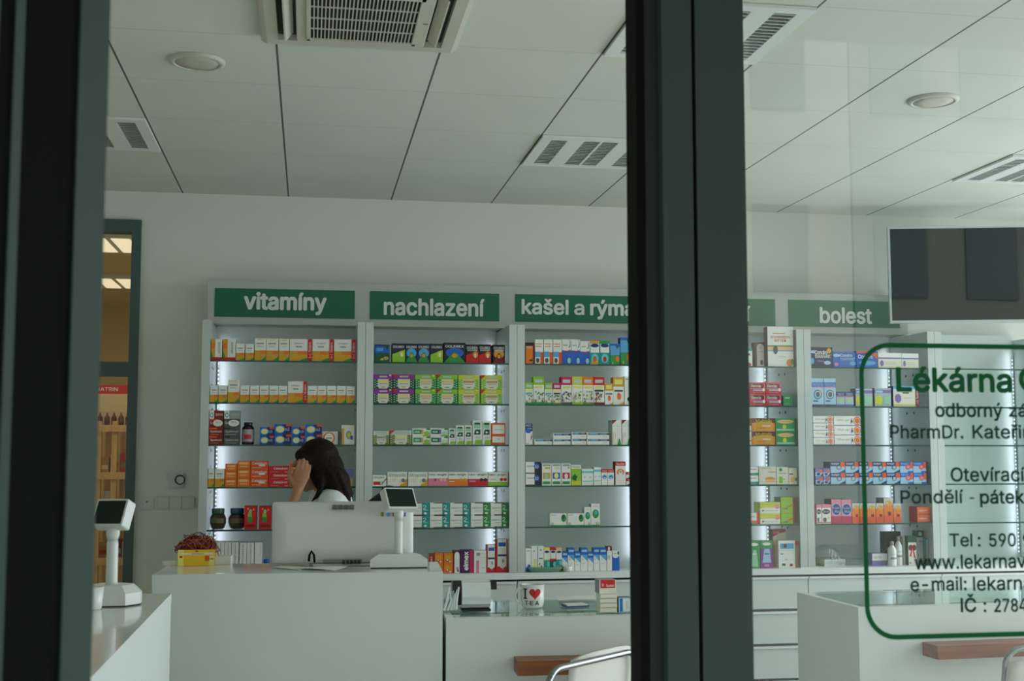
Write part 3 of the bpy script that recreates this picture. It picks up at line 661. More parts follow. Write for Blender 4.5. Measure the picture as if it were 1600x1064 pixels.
D = {
 'vit': ('white', VIT, 'cream'), 'vits': ('white', VIT[:3] + [('r', .15, .7, .8, .76, 'grey'), ('r', .22, .58, .72, .62, 'lgrey')], 'cream'),
 'vitw': ('white', [('r', 0, 0, .8, .46, 'gold'), ('r', .35, .3, .8, .46, 'orange'), ('p', [(.4, 0), (.8, 0), (.8, .16), (.6, .1)], 'green'), ('x', 'Omega 3', .2, .76, .6, .84, 'dk'), ('r', .26, .62, .54, .68, 'grey'), ('r', .8, 0, 1, 1, 'red'), ('v', '1+1 ZDARMA', .85, .14, .95, .86, 'white')], 'cream'),
 'vitside': ('white', [('r', 0, 0, .38, 1, 'gold'), ('r', 0, .55, .3, .8, 'orange'), ('r', 0, 0, 1, .14, 'red'), ('p', [(0, .14), (.2, .14), (0, .5)], 'green'), ('v', 'vitamin', .62, .3, .82, .85, 'dk')], 'cream'),
 'spekr': ('dred', [('r', 0, .8, .55, 1, 'dorange'), ('x', 'Spektrum', .08, .36, .92, .66, 'white', .02), ('r', .1, .14, .7, .22, 'orange')], 'dred'),
 'spekg': ('dgrey', [('r', 0, .82, .4, 1, 'black'), ('x', 'Spektrum', .08, .36, .92, .66, 'lgrey', .02), ('r', .1, .14, .8, .22, 'grey')], 'dgrey'),
 'spekrt': ('dred', [('r', 0, .8, .55, 1, 'dorange'), ('e', .62, .52, .36, .4, 'white'), ('x', '3+1', .45, .5, .8, .72, 'dk'), ('x', 'Sp', .05, .35, .24, .7, 'white')], 'dred'),
 'spekgt': ('dgrey', [('e', .62, .52, .36, .4, 'white'), ('x', '3+1', .45, .5, .8, .72, 'dk'), ('x', 'Sp', .05, .35, .24, .7, 'white')], 'dgrey'),
 'capr': ('dred', [('r', 0, 0, .32, 1, 'white'), ('e', .16, .45, .11, .3, 'teal'), ('e', .16, .45, .07, .18, 'white'), ('x', 'Spektrum', .42, .3, .96, .7, 'white')], 'dred'),
 'capg': ('grey', [('r', 0, 0, .32, 1, 'white'), ('e', .16, .45, .11, .3, 'teal'), ('e', .16, .45, .07, .18, 'white'), ('x', 'Spektrum', .42, .3, .96, .7, 'lgrey')], 'grey'),
 'bluebox': ('dblue', [('r', 0, 0, .5, 1, 'blue'), ('e', .33, .5, .3, .38, 'sky'), ('e', .34, .5, .24, .3, 'lyellow'), ('e', .36, .52, .12, .15, 'cream'), ('r', .7, .78, 1, 1, 'dorange'), ('x', 'n3', .66, .35, .88, .65, 'white')], 'navy'),
 'ringbox': ('lgrey', [('e', .36, .5, .32, .44, 'dorange'), ('e', .36, .5, .25, .36, 'cream'), ('r', .2, .46, .52, .52, 'dk'), ('r', .84, 0, 1, 1, 'dgrey')], 'grey'),
 'tub': ('white', [('r', 0, 0, .2, 1, 'gold'), ('e', .55, .5, .22, .22, 'grey'), ('e', .57, .48, .12, .12, 'ygreen'), ('r', .68, .25, .88, .45, 'blue'), ('r', 0, .82, 1, 1, 'cream')], 'white'),
 'cela': ('dorange', [('x', 'Celaskon', .1, .58, .9, .88, 'white', .02), ('e', .65, .48, .2, .12, 'cream'), ('r', .1, .18, .6, .26, 'peach'), ('r', 0, .0, 1, .06, 'orange')], 'dorange'),
 'celas': ('orange', [('r', .12, .6, .85, .85, 'peach'), ('r', .2, .3, .8, .4, 'peach'), ('r', 0, 0, 1, .06, 'dorange')], 'orange'),
 'celar': ('red', [('x', 'Celaskon', .25, .5, .92, .82, 'white', .02), ('r', .1, .14, .5, .2, 'pink'), ('r', .8, .1, .95, .16, 'white')], 'dred'),
 'yelblue': ('violet', [('r', 0, 0, .2, 1, 'ygreen'), ('r', .2, 0, 1, .5, 'tan'), ('e', .6, .3, .16, .14, 'orange'), ('p', [(.5, 0), (.7, 0), (.65, .2), (.55, .2)], 'green'), ('e', .4, .82, .1, .08, 'white')], 'olive'),
 'astal': ('white', [('x', 'Geladrink', .15, .72, .6, .82, 'dk'), ('x', 'astal', .1, .5, .95, .7, 'black', .03)], 'white'),
 'redgreen': ('red', [('e', .45, .55, .17, .25, 'lime'), ('e', .5, .78, .12, .08, 'mint'), ('p', [(.3, .3), (.6, .3), (.7, .5), (.25, .55)], 'green'), ('r', .1, .1, .9, .2, 'dred'), ('e', .3, .88, .08, .05, 'gold'), ('e', .75, .85, .08, .05, 'gold')], 'dred'),
 'whitevert': ('white', [('v', 'Prostenal', .3, .38, .62, .96, 'grey'), ('r', .05, .3, .95, .32, 'lgrey'), ('p', [(0, 0), (1, 0), (1, .22), (.5, .1), (0, .22)], 'red')], 'lgrey'),
 'whitevertg': ('white', [('v', 'Magnesium', .35, .38, .65, .96, 'dk'), ('r', 0, 0, 1, .2, 'green'), ('e', .3, .22, .4, .08, 'mint')], 'lgrey'),
 'plainw': ('white', [('v', 'Calcium', .7, .62, .85, .95, 'grey'), ('r', .2, .08, .8, .1, 'lgrey')], 'lgrey'),
 'tealvick': ('dgreen', [('r', 0, .52, 1, 1, 'blue'), ('r', 0, .9, 1, 1, 'dblue'), ('p', [(.62, .95), (.98, .95), (.8, .68)], 'dgreen'), ('r', .1, .62, .55, .8, 'sky'), ('e', .75, .22, .18, .1, 'tan'), ('p', [(.3, .1), (.6, .1), (.5, .25)], 'ygreen')], 'blue'),
 'cgreen': ('navy', cold('lime', None), 'black'), 'cblue': ('navy', cold('green', 'sky'), 'black'), 'cbig': ('black', cold('green', 'blue'), 'black'),
 'cred': ('black', cold('red', None, extra='MAXGRIP'), 'black'), 'credg': ('black', cold('dred', 'gold', extra='MAXGRIP'), 'black'),
 'tpurple': ('cream', tea('purple', 'dgreen'), 'dpurple'), 'tpurplec': ('cream', tea('purple', 'dgreen', corner=True), 'dpurple'),
 'tgreen': ('cream', tea('lime', 'green', 'peach'), 'lime'), 'tgreenc': ('cream', tea('lime', 'green', 'peach', True), 'lime'),
 'tyellow': ('cream', tea('ygreen', 'lime', 'tan'), 'ygreen'), 'tyellowc': ('cream', tea('ygreen', 'lime', 'tan', True), 'ygreen'),
 'tgrey': ('cream', tea('lgrey', 'olive', 'grey'), 'lgrey'), 'tgreyc': ('cream', tea('lgrey', 'olive', 'lyellow', True), 'lgrey'),
 'syel': ('white', [('r', .05, .3, .5, .85, 'green'), ('r', .5, .3, .62, .85, 'gold'), ('r', .12, .45, .42, .7, 'mint'), ('e', .82, .4, .16, .25, 'lime'), ('r', .8, .8, 1, 1, 'green'), ('r', .6, .02, 1, .2, 'lime')], 'white'),
 'sblu': ('white', [('r', .05, .3, .5, .85, 'dgreen'), ('r', .5, .3, .62, .85, 'violet'), ('r', .12, .45, .42, .7, 'mint'), ('e', .82, .4, .16, .25, 'lmint'), ('r', .8, .8, 1, 1, 'green'), ('r', .6, .02, 1, .2, 'lime')], 'white'),
 'tallg': ('white', [('r', .12, .68, .85, .92, 'mint'), ('r', .2, .84, .8, .92, 'dgreen'), ('p', [(.12, .42), (.85, .42), (.85, .64), (.3, .64)], 'dgreen'), ('e', .5, .52, .12, .04, 'white'), ('r', .3, .26, .85, .34, 'lgrey'), ('p', [(.2, .02), (1, .02), (1, .2), (.35, .2)], 'lime')], 'white'),
 'oframe': ('dorange', [('r', .08, .5, .92, .92, 'white'), ('r', .08, .1, .92, .38, 'white'), ('r', .2, .68, .8, .72, 'lgrey'), ('r', .4, .24, .6, .28, 'grey')], 'dorange'),
 'strepf': ('white', [('x', 'Strepfen', .08, .64, .82, .9, 'dk'), ('r', .05, .12, .62, .42, 'red'), ('e', .68, .3, .14, .16, 'lgrey'), ('p', [(.6, .08), (1, .6), (1, .75), (.7, .3)], 'dgreen')], 'white'),
 'streps': ('white', [('x', 'Strepsils', .06, .62, .92, .9, 'dk'), ('p', [(.6, 0), (1, 0), (1, .55)], 'gold'), ('e', .74, .34, .15, .18, 'lyellow'), ('e', .8, .4, .1, .14, 'violet'), ('r', .08, .45, .42, .48, 'peach'), ('r', .08, .34, .4, .37, 'peach')], 'white'),
 'neop': ('white', [('r', 0, 0, 1, .55, 'pink'), ('x', 'neo-angin', .04, .72, .92, .9, 'dk', .02), ('e', .35, .44, .06, .09, 'red'), ('e', .66, .44, .08, .1, 'peach'), ('e', .85, .44, .08, .1, 'peach')], 'white'),
 'neoo': ('white', [('r', 0, 0, 1, .5, 'orange'), ('x', 'neo-angin', .04, .72, .92, .9, 'dk', .02), ('e', .66, .44, .09, .12, 'gold'), ('e', .86, .44, .09, .12, 'gold'), ('r', .05, .3, .3, .34, 'white')], 'white'),
 'neor': ('white', [('r', 0, 0, 1, .5, 'red'), ('x', 'neo-angin', .04, .72, .92, .9, 'dk', .02), ('e', .68, .44, .09, .12, 'dbrown'), ('e', .88, .44, .09, .12, 'dbrown'), ('r', .05, .28, .38, .4, 'pink')], 'white'),
 'neog': ('white', [('r', 0, 0, 1, .28, 'lime'), ('x', 'neo-angin', .04, .72, .92, .9, 'dk', .02), ('e', .68, .46, .09, .12, 'red'), ('e', .86, .46, .09, .12, 'red'), ('r', .15, .46, .4, .5, 'grey')], 'white'),
 'septt': ('white', sept('teal'), 'white'), 'septg': ('white', sept('green'), 'white'),
 'redstrip': ('brown', [('r', 0, 0, .8, .88, 'red'), ('v', 'vitar', .25, .2, .6, .85, 'white')], 'kraft'),
 'yelkid': ('orange', [('e', .45, .55, .3, .25, 'gold'), ('e', .4, .3, .12, .16, 'dbrown'), ('e', .4, .32, .08, .1, 'white'), ('r', .6, .1, .8, .2, 'white')], 'orange'),
 'marwhite': ('maroon', [('e', .55, .78, .38, .16, 'white'), ('r', .17, 0, .93, .78, 'white'), ('e', .6, .2, .2, .08, 'pink'), ('e', .7, .1, .12, .06, 'dred')], 'maroon'),
 'purp': ('dpurple', [('r', .72, 0, 1, 1, 'magenta'), ('v', 'elmex', .25, .12, .6, .92, 'white', .02), ('r', .1, 0, .7, .06, 'navy')], 'dpurple'),
 'wpink': ('white', [('r', .18, 0, .42, .55, 'pink'), ('r', .2, .76, .5, .9, 'grey'), ('r', .2, .68, .9, .7, 'lgrey'), ('r', .6, .2, .9, .24, 'lgrey')], 'lgrey'),
 'bear': ('red', [('r', .12, .18, .9, 1, 'white'), ('r', .2, .78, .85, .9, 'blue'), ('r', .15, .48, .9, .54, 'dblue'), ('e', .55, .28, .3, .16, 'white'), ('e', .6, .34, .1, .06, 'grey'), ('e', .6, .1, .08, .03, 'pink')], 'grey'),
 'orblack': ('orange', [('r', 0, .84, .85, 1, 'black'), ('r', .85, 0, 1, 1, 'dred'), ('x', 'COLDREX', .02, .72, .82, .82, 'cream'), ('p', [(.3, .16), (.8, .1), (.8, .24)], 'dbrown')], 'dbrown'),
 'wor': ('white', [('r', 0, .28, .65, .5, 'sky'), ('r', .65, 0, 1, .48, 'dorange'), ('r', .1, .8, .8, .83, 'orange'), ('r', .1, .7, .8, .73, 'orange'), ('e', .32, .14, .2, .1, 'dgrey')], 'cream'),
 'wblue': ('white', [('r', 0, 0, 1, .55, 'blue'), ('e', .4, .72, .45, .2, 'white'), ('p', [(0, .56), (.6, .48), (1, .6), (.6, .54)], 'red'), ('e', .78, .82, .14, .16, 'dblue'), ('e', .72, .84, .13, .15, 'white'), ('e', .75, .14, .18, .12, 'lblue'), ('r', .1, .74, .6, .78, 'grey')], 'white'),
 'teala': ('teal', [('r', .05, .5, .95, .88, 'white'), ('r', 0, .9, 1, 1, 'gold'), ('e', .5, .8, .42, .08, 'dblue'), ('e', .5, .26, .36, .2, 'turq'), ('e', .5, .22, .2, .13, 'dorange'), ('r', .1, 0, .85, .12, 'gold')], 'gold'),
 'tealb': ('teal', [('r', .05, .5, .95, .86, 'white'), ('r', 0, .9, 1, 1, 'green'), ('e', .5, .8, .42, .08, 'dblue'), ('e', .5, .26, .36, .2, 'turq'), ('e', .5, .22, .18, .12, 'red')], 'green'),
 'vick': ('green', [('r', 0, .45, 1, 1, 'sky'), ('r', 0, .9, 1, 1, 'blue'), ('p', [(.55, .92), (.95, .92), (.75, .74)], 'dgreen'), ('e', .75, .28, .2, .14, 'orange'), ('p', [(.15, .04), (.35, .04), (.25, .16)], 'gold')], 'dblue'),
 'hgreen': ('white', herb('lime', 'green'), 'lime'), 'hgreenb': ('white', herb('lime', 'green', 'sky'), 'lime'), 'hmag': ('white', herb('magenta', 'olive', 'dk'), 'magenta'), 'hmagt': ('white', herb('magenta', 'dgrey'), 'magenta'),
 'hyel': ('white', herb('ygreen', 'lime'), 'ygreen'), 'hor': ('white', herb('orange', 'olive'), 'orange'), 'hred': ('white', herb('red', 'dred', 'dk'), 'red'),
 'hkid': ('white', [('r', 0, .66, 1, 1, 'gold'), ('r', .15, .74, .85, .92, 'lyellow'), ('r', .1, .48, .9, .54, 'dk'), ('e', .55, .3, .2, .12, 'orange'), ('e', .5, .38, .1, .06, 'dorange'), ('p', [(.5, 0), (1, 0), (1, .12)], 'gold')], 'gold'),
 'hplain': ('white', [('r', .1, .9, .5, .92, 'dk'), ('e', .6, .2, .25, .08, 'dgreen')], 'dgreen'),
 'acc': ('white', [('r', 0, .64, 1, 1, 'dblue'), ('e', .4, .64, .4, .1, 'blue'), ('x', 'ACC', .05, .86, .8, .96, 'white', .02), ('x', 'long', .25, .72, .9, .82, 'white'), ('p', [(.55, .1), (.95, .35), (.9, .55), (.7, .2)], 'brown'), ('r', .1, .04, .4, .06, 'grey')], 'white'),
 'flatw': ('white', [('r', .05, .62, 1, .92, 'navy'), ('e', .3, .78, .25, .12, 'sky'), ('r', .7, .3, .92, .36, 'grey'), ('r', .6, .72, .9, .8, 'lblue')], 'white'),
 'herbtall': ('white', [('p', [(0, .82), (0, 1), (.5, 1)], 'dred'), ('r', .1, .74, .9, .76, 'lgrey'), ('e', .75, .14, .1, .12, 'green'), ('p', [(.55, 0), (.95, 0), (.85, .2), (.65, .16)], 'green'), ('r', .08, .1, .16, .5, 'peach'), ('r', .3, .3, .36, .5, 'lgrey')], 'lgrey'),
 'ibu': ('white', [('r', .58, 0, 1, 1, 'navy'), ('e', .72, .65, .17, .24, 'blue'), ('x', '50', .62, .45, .84, .72, 'white'), ('x', 'Ibuprofen', .1, .55, .55, .72, 'maroon'), ('r', 0, 0, .58, .08, 'maroon')], 'navy'),
 'ktall': ('white', [('r', .1, .88, .9, .96, 'grey'), ('r', .1, .3, .9, .58, 'blue'), ('e', .5, .44, .24, .12, 'lyellow'), ('r', .1, .06, .9, .18, 'green'), ('r', .3, .78, .85, .83, 'lyellow')], 'white'),
 'kyel': ('white', [('r', .1, .88, .9, .96, 'grey'), ('r', .1, .3, .9, .58, 'gold'), ('e', .45, .42, .24, .12, 'mint'), ('r', .1, .06, .9, .18, 'green'), ('r', .3, .76, .85, .83, 'gold')], 'white'),
 'kred': ('white', [('r', .1, .88, .9, .96, 'grey'), ('r', .1, .3, .9, .58, 'red'), ('e', .5, .42, .2, .12, 'white'), ('r', .1, .06, .9, .18, 'green'), ('r', .7, .78, .85, .84, 'red')], 'white'),
 'gstar': ('lime', [('r', 0, .8, 1, 1, 'white'), ('x', 'Hedelix', .1, .86, .9, .95, 'dk'), ('r', .02, .78, .98, .8, 'red'), ('p', [(.05, .4), (.3, .52), (.42, .56), (.48, .46), (.65, .45), (.52, .32), (.5, .2), (.3, .26), (.1, .28)], 'dgreen'), ('r', 0, 0, 1, .2, 'ygreen')], 'lime'),
 'tband': ('white', [('r', 0, .74, 1, .87, 'turq'), ('e', .25, .48, .08, .05, 'lblue'), ('e', .75, .48, .08, .05, 'lblue'), ('r', .05, .22, .95, .27, 'turq')], 'lmint'),
 'rface': ('white', [('r', 0, .8, 1, 1, 'red'), ('x', 'Stoptus', .1, .84, .9, .94, 'white'), ('e', .5, .52, .38, .15, 'sky'), ('e', .5, .5, .2, .09, 'blue'), ('e', .5, .46, .12, .05, 'white')], 'red'),
 'nurof': ('white', [('r', 0, .82, 1, 1, 'red'), ('x', 'Nurofen', .12, .86, .88, .94, 'white', .02), ('e', .5, .55, .36, .14, 'orange'), ('e', .5, .5, .2, .14, 'white'), ('e', .5, .56, .07, .05, 'violet'), ('r', .15, .16, .85, .18, 'peach')], 'dred'),
 'redblue': ('white', [('r', 0, .6, 1, 1, 'red'), ('p', [(0, 0), (1, .4), (1, 0)], 'dblue'), ('r', .3, .75, .8, .85, 'white')], 'red'),
 'arn': ('white', [('e', .82, .62, .15, .3, 'green'), ('e', .8, .7, .08, .16, 'dgreen'), ('r', .05, .84, .35, .88, 'grey'), ('r', .25, .6, .55, .62, 'lgrey'), ('r', 0, 0, 1, .09, 'green'), ('e', .14, .18, .07, .1, 'dgrey'), ('e', .14, .18, .045, .065, 'white')], 'lgrey'),
 'arnt': ('white', [('e', .5, .54, .38, .2, 'green'), ('e', .55, .6, .16, .1, 'sky'), ('r', .2, .88, .8, .9, 'grey'), ('r', 0, 0, 1, .05, 'green'), ('e', .72, .12, .16, .06, 'dgrey'), ('e', .72, .12, .1, .038, 'white')], 'lgrey'),
 'wavebl': ('white', [('e', .5, .1, .5, .12, 'blue'), ('e', .6, .22, .3, .1, 'blue'), ('r', .2, .88, .8, .91, 'grey')], 'white'),
 'wyel': ('white', [('r', .4, .1, .8, .5, 'lyellow'), ('e', .45, .8, .12, .04, 'grey'), ('r', 0, 0, 1, .1, 'tan')], 'white'),
 'wflor': ('white', [('e', .3, .3, .1, .05, 'dgrey'), ('e', .6, .2, .12, .04, 'dgrey'), ('e', .4, .12, .12, .04, 'dgrey'), ('r', .15, .5, .85, .53, 'dk'), ('e', .5, .84, .12, .04, 'grey')], 'white'),
 'spry': ('white', [('r', 0, .88, 1, 1, 'lyellow'), ('e', .5, .82, .4, .05, 'dblue'), ('r', 0, .05, 1, .45, 'teal'), ('e', .8, .3, .3, .12, 'turq'), ('r', 0, .45, 1, .49, 'lime')], 'lyellow'),
 'spryr': ('white', [('r', 0, .88, 1, 1, 'red'), ('e', .5, .82, .4, .05, 'dblue'), ('r', 0, .05, 1, .45, 'dgreen'), ('e', .8, .3, .3, .12, 'turq'), ('r', 0, .45, 1, .53, 'red'), ('r', .3, 0, 1, .1, 'red')], 'red'),
 'spryo': ('white', [('r', 0, .88, 1, 1, 'peach'), ('e', .5, .82, .4, .05, 'dblue'), ('r', 0, .22, 1, .5, 'teal'), ('e', .8, .36, .3, .1, 'turq'), ('r', 0, 0, 1, .2, 'orange')], 'peach'),
 'nasal': ('white', [('r', 0, .7, 1, 1, 'blue'), ('p', [(0, .7), (1, .7), (1, .42)], 'sky'), ('r', .12, .82, .9, .92, 'lblue'), ('r', .2, .3, .7, .33, 'lgrey'), ('e', .3, .5, .1, .04, 'peach')], 'teal'),
 'redtop': ('white', [('r', 0, .82, 1, 1, 'dred'), ('e', .4, .9, .2, .09, 'white'), ('e', .4, .55, .3, .1, 'lgrey')], 'dred'),
 'bluew': ('blue', [('r', 0, .72, 1, 1, 'white'), ('e', .45, .76, .42, .14, 'white'), ('e', .85, .88, .12, .1, 'dblue'), ('r', .15, .84, .6, .87, 'grey')], 'white'),
 'cross': ('white', [('r', 0, .88, 1, .94, 'green'), ('e', .4, .55, .22, .18, 'green'), ('e', .65, .4, .25, .2, 'green'), ('r', .55, .1, 1, .45, 'green'), ('r', .1, .9, .5, .94, 'red')], 'lmint'),
 'swb': ('white', [('x', 'SCHWEDEN', .12, .71, .86, .77, 'dorange', .02), ('x', 'BITTER', .28, .62, .72, .69, 'dorange', .02), ('r', .2, .82, .7, .84, 'orange'), ('r', 0, .41, 1, .52, 'peach'), ('r', 0, .5, 1, .53, 'olive'), ('r', 0, .385, 1, .41, 'sky'), ('e', .3, .42, .09, .11, 'dgrey'), ('e', .86, .1, .13, .09, 'orange'), ('e', .95, .12, .06, .08, 'green'), ('r', .4, .24, .7, .25, 'grey')], 'brown'),
 'flow': ('white', [('r', 0, .86, 1, 1, 'teal'), ('r', .1, .6, .85, .74, 'mint'), ('r', .3, .62, .8, .68, 'dk'), ('e', .4, .16, .3, .13, 'pink'), ('e', .7, .1, .2, .1, 'magenta')], 'teal'),
 'arch': ('brown', [('e', .55, .8, .37, .14, 'cream'), ('r', .18, 0, .92, .8, 'cream'), ('e', .55, .78, .22, .06, 'lgrey'), ('r', .3, .6, .8, .62, 'orange'), ('e', .65, .18, .14, .1, 'dgrey')], 'brown'),
 'renn': ('red', [('e', .82, .7, .14, .26, 'pink'), ('r', .02, .44, .84, .95, 'pink'), ('e', .8, .7, .12, .22, 'dred'), ('r', .04, .5, .82, .9, 'dred'), ('x', 'Rennie', .1, .56, .7, .82, 'cream', .03), ('r', .2, .28, .8, .38, 'lblue'), ('e', .88, .36, .08, .14, 'white'), ('r', .2, .1, .8, .14, 'pink')], 'dred'),
 'grn': ('green', [('r', .2, .7, .7, .85, 'mint'), ('r', .2, .2, .7, .24, 'lime')], 'green'),
 'mult': ('orange', [('r', 0, .62, 1, 1, 'maroon'), ('e', .5, .6, .46, .12, 'gold'), ('r', .08, .04, .92, .6, 'gold'), ('x', 'Multisib', .16, .7, .85, .92, 'ygreen', .03), ('r', .45, .38, .8, .46, 'cream'), ('e', .4, .25, .2, .08, 'orange')], 'gold'),
 'grpeach': ('green', [('e', .5, .74, .42, .14, 'peach'), ('r', .12, .7, .88, .76, 'tan'), ('e', .45, .35, .1, .18, 'ygreen'), ('r', .05, .05, .95, .2, 'mint')], 'dgreen'),
 'wteal': ('white', [('r', 0, .4, 1, .48, 'teal'), ('r', .2, .7, .7, .74, 'grey')], 'white'),
 'dulc': ('white', [('r', 0, 0, 1, .38, 'teal'), ('e', .5, .42, .7, .12, 'white'), ('r', .3, .68, .85, .74, 'dred'), ('r', .1, .8, .4, .84, 'grey')], 'grey'),
 'wyell': ('cream', [('e', .65, .3, .3, .12, 'gold'), ('r', .38, .12, .92, .28, 'peach'), ('e', .25, .22, .08, .14, 'white'), ('r', .08, .9, .7, .92, 'tan'), ('r', .55, .68, .95, .71, 'olive')], 'cream'),
 'wgrn': ('cream', [('r', .2, .06, .5, .45, 'lime'), ('e', .35, .85, .14, .1, 'green'), ('e', .62, .3, .08, .05, 'lime'), ('r', .2, .62, .8, .66, 'grey')], 'cream'),
 'wpch': ('cream', [('e', .45, .3, .3, .18, 'peach'), ('r', .05, .6, .55, .66, 'dred'), ('e', .85, .3, .1, .12, 'olive')], 'cream'),
 'nico': ('white', [('r', .84, 0, 1, 1, 'red'), ('x', 'Carbosorb', .1, .6, .7, .76, 'dk'), ('r', 0, 0, .84, .32, 'orange'), ('p', [(0, 0), (.84, 0), (.84, .12), (.3, .06)], 'green')], 'white'),
 'ygw': ('white', [('r', 0, .4, 1, .98, 'ygreen'), ('e', .5, .38, .6, .14, 'white'), ('e', .85, .6, .1, .22, 'pink'), ('r', .2, .2, .9, .24, 'grey'), ('e', .14, .24, .05, .08, 'dgrey'), ('r', .1, .64, .9, .68, 'lyellow')], 'ygreen'),
 'limered': ('lime', [('r', .7, 0, 1, 1, 'brown'), ('p', [(.2, .1), (.75, .4), (.75, .5), (.15, .14)], 'dorange'), ('r', .02, .78, .68, .82, 'orange'), ('r', .8, .2, .92, .8, 'dred'), ('r', .1, .1, .4, .18, 'green')], 'olive'),
 'sachg': ('green', [('e', .5, .86, .34, .06, 'white'), ('p', [(.2, .06), (.85, .06), (.68, .66), (.4, .66)], 'mint'), ('r', .35, .5, .7, .54, 'white')], 'green'),
 'sachp': ('purple', [('r', 0, .72, 1, 1, 'green'), ('e', .5, .88, .34, .06, 'white'), ('p', [(.12, .2), (.85, .2), (.75, .7), (.3, .7)], 'lblue'), ('r', .3, .5, .7, .54, 'dk'), ('r', .3, .06, .7, .14, 'pink')], 'magenta'),
 'pinktall': ('cream', [('p', [(0, .8), (0, 1), (1, 1), (1, .93), (.5, .9)], 'magenta'), ('x', 'novinka', .1, .9, .5, .95, 'white'), ('r', 0, 0, .1, .7, 'ygreen'), ('r', .3, .1, .36, .6, 'pink')], 'dgreen'),
 'wbl': ('white', [('r', .1, .7, .92, .9, 'sky'), ('r', .3, .74, .5, .88, 'brown'), ('r', 0, .63, 1, .65, 'lgrey'), ('r', .1, .5, .3, .53, 'dk'), ('e', .3, .12, .12, .05, 'dgrey'), ('e', .75, .1, .1, .05, 'dred'), ('e', .45, .3, .1, .03, 'lblue')], 'white'),
 'kraftr': ('kraft', [('r', 0, .85, 1, 1, 'red'), ('r', .3, .1, .6, .8, 'tan')], 'kraft'),
 'condro': ('navy', [('x', 'Condro', .18, .64, .76, .84, 'white', .03), ('x', 'DIAMANT', .2, .46, .92, .62, 'white', .03), ('e', .84, .82, .1, .14, 'gold'), ('e', .1, .76, .12, .08, 'lblue'), ('e', .75, .22, .16, .1, 'lblue'), ('r', .3, .26, .6, .34, 'violet'), ('e', .06, .3, .08, .16, 'sky')], 'dblue'),
 'condrob': ('blue', [('x', 'Condro', .3, .68, .82, .86, 'white', .03), ('x', 'DIAMANT', .32, .44, .96, .62, 'lblue', .03), ('e', .15, .76, .16, .1, 'lblue'), ('e', .85, .26, .14, .14, 'sky'), ('e', .14, .18, .08, .12, 'pink')], 'dblue'),
 'gelact': ('blue', [('x', 'Condro', .08, .55, .75, .78, 'white', .03), ('p', [(.6, .9), (1, .5), (1, .9)], 'dorange'), ('r', 0, .88, .7, 1, 'dorange'), ('e', .5, .28, .4, .14, 'sky')], 'dblue'),
 'wlav': ('cream', [('r', 0, .7, 1, 1, 'white'), ('r', 0, .6, 1, .7, 'violet'), ('e', .15, .3, .08, .2, 'violet'), ('r', .3, .36, .8, .4, 'lgrey'), ('r', .3, .24, .75, .28, 'lgrey')], 'white'),
 'tens': ('lblue', [('r', 0, .68, 1, .86, 'blue'), ('x', 'TENZOCOR', .06, .7, .94, .82, 'lblue'), ('r', .05, .68, .95, .7, 'red'), ('e', .5, .42, .34, .17, 'navy'), ('e', .5, .42, .28, .14, 'lblue'), ('e', .5, .42, .17, .1, 'dgrey'), ('e', .74, .52, .09, .04, 'gold'), ('r', .1, .16, .5, .2, 'navy'), ('r', 0, 0, 1, .06, 'dblue')], 'lblue'),
 'dbox': ('silver', [('r', 0, .7, 1, 1, 'dblue'), ('x', 'ZDRAVI', .1, .74, .9, .92, 'lblue'), ('r', .05, .64, .95, .68, 'red'), ('e', .5, .35, .3, .16, 'mint'), ('r', 0, 0, 1, .12, 'blue')], 'dblue'),
 'silv': ('silver', [('r', 0, .72, 1, .9, 'violet'), ('r', .05, .74, .5, .86, 'lblue'), ('e', .25, .32, .22, .26, 'ygreen'), ('r', .55, .15, .95, .55, 'mint')], 'dgrey'),
 'proen': ('cream', [('r', 0, .86, .84, 1, 'sky'), ('r', .84, 0, 1, 1, 'dred'), ('v', '+25 ZDARMA', .88, .12, .96, .8, 'white'), ('e', .18, .4, .12, .22, 'violet'), ('r', .35, .64, .6, .7, 'dgreen'), ('r', .35, .4, .7, .44, 'lgrey'), ('r', 0, .04, .84, .1, 'ygreen')], 'dblue'),
 'olf': ('white', [('r', 0, 0, 1, .07, 'violet'), ('e', .84, .5, .13, .46, 'dorange'), ('e', .84, .5, .1, .37, 'cream'), ('e', .84, .5, .08, .3, 'orange'), ('x', 'Olfen gel', .1, .45, .55, .68, 'grey'), ('e', .65, .72, .015, .07, 'dk'), ('p', [(.63, .62), (.67, .62), (.7, .15), (.66, .4), (.61, .15)], 'dk')], 'violet'),
 'ibal': ('lblue', [('r', 0, .6, 1, 1, 'dblue'), ('x', 'Ibalgin', .06, .72, .6, .92, 'white', .02), ('r', .7, .55, 1, 1, 'dorange'), ('p', [(.55, 0), (1, 0), (1, .3)], 'dblue'), ('e', .58, .48, .17, .2, 'navy'), ('e', .58, .48, .13, .15, 'silver')], 'dblue'),
 'ibalr': ('lblue', [('r', 0, .6, 1, 1, 'blue'), ('x', 'Ibalgin', .06, .72, .6, .92, 'lblue', .02), ('r', .8, .4, 1, 1, 'dorange'), ('e', .62, .52, .19, .24, 'dorange'), ('e', .62, .52, .12, .14, 'pink'), ('r', .6, 0, 1, .16, 'blue')], 'dblue'),
 'ibal2': ('lblue', [('r', 0, .5, 1, 1, 'violet'), ('e', .7, .6, .26, .2, 'dorange'), ('e', .4, .25, .24, .18, 'dblue'), ('p', [(.6, 0), (1, 0), (1, .4)], 'dblue')], 'dblue'),
 'elev': ('pink', [('r', 0, 0, .95, .82, 'white'), ('e', .45, .62, .44, .13, 'navy'), ('x', 'Elevit', .15, .57, .75, .67, 'white'), ('e', .3, .2, .2, .12, 'dgrey'), ('e', .7, .3, .1, .06, 'ygreen'), ('r', .05, .04, .95, .08, 'red')], 'pink'),
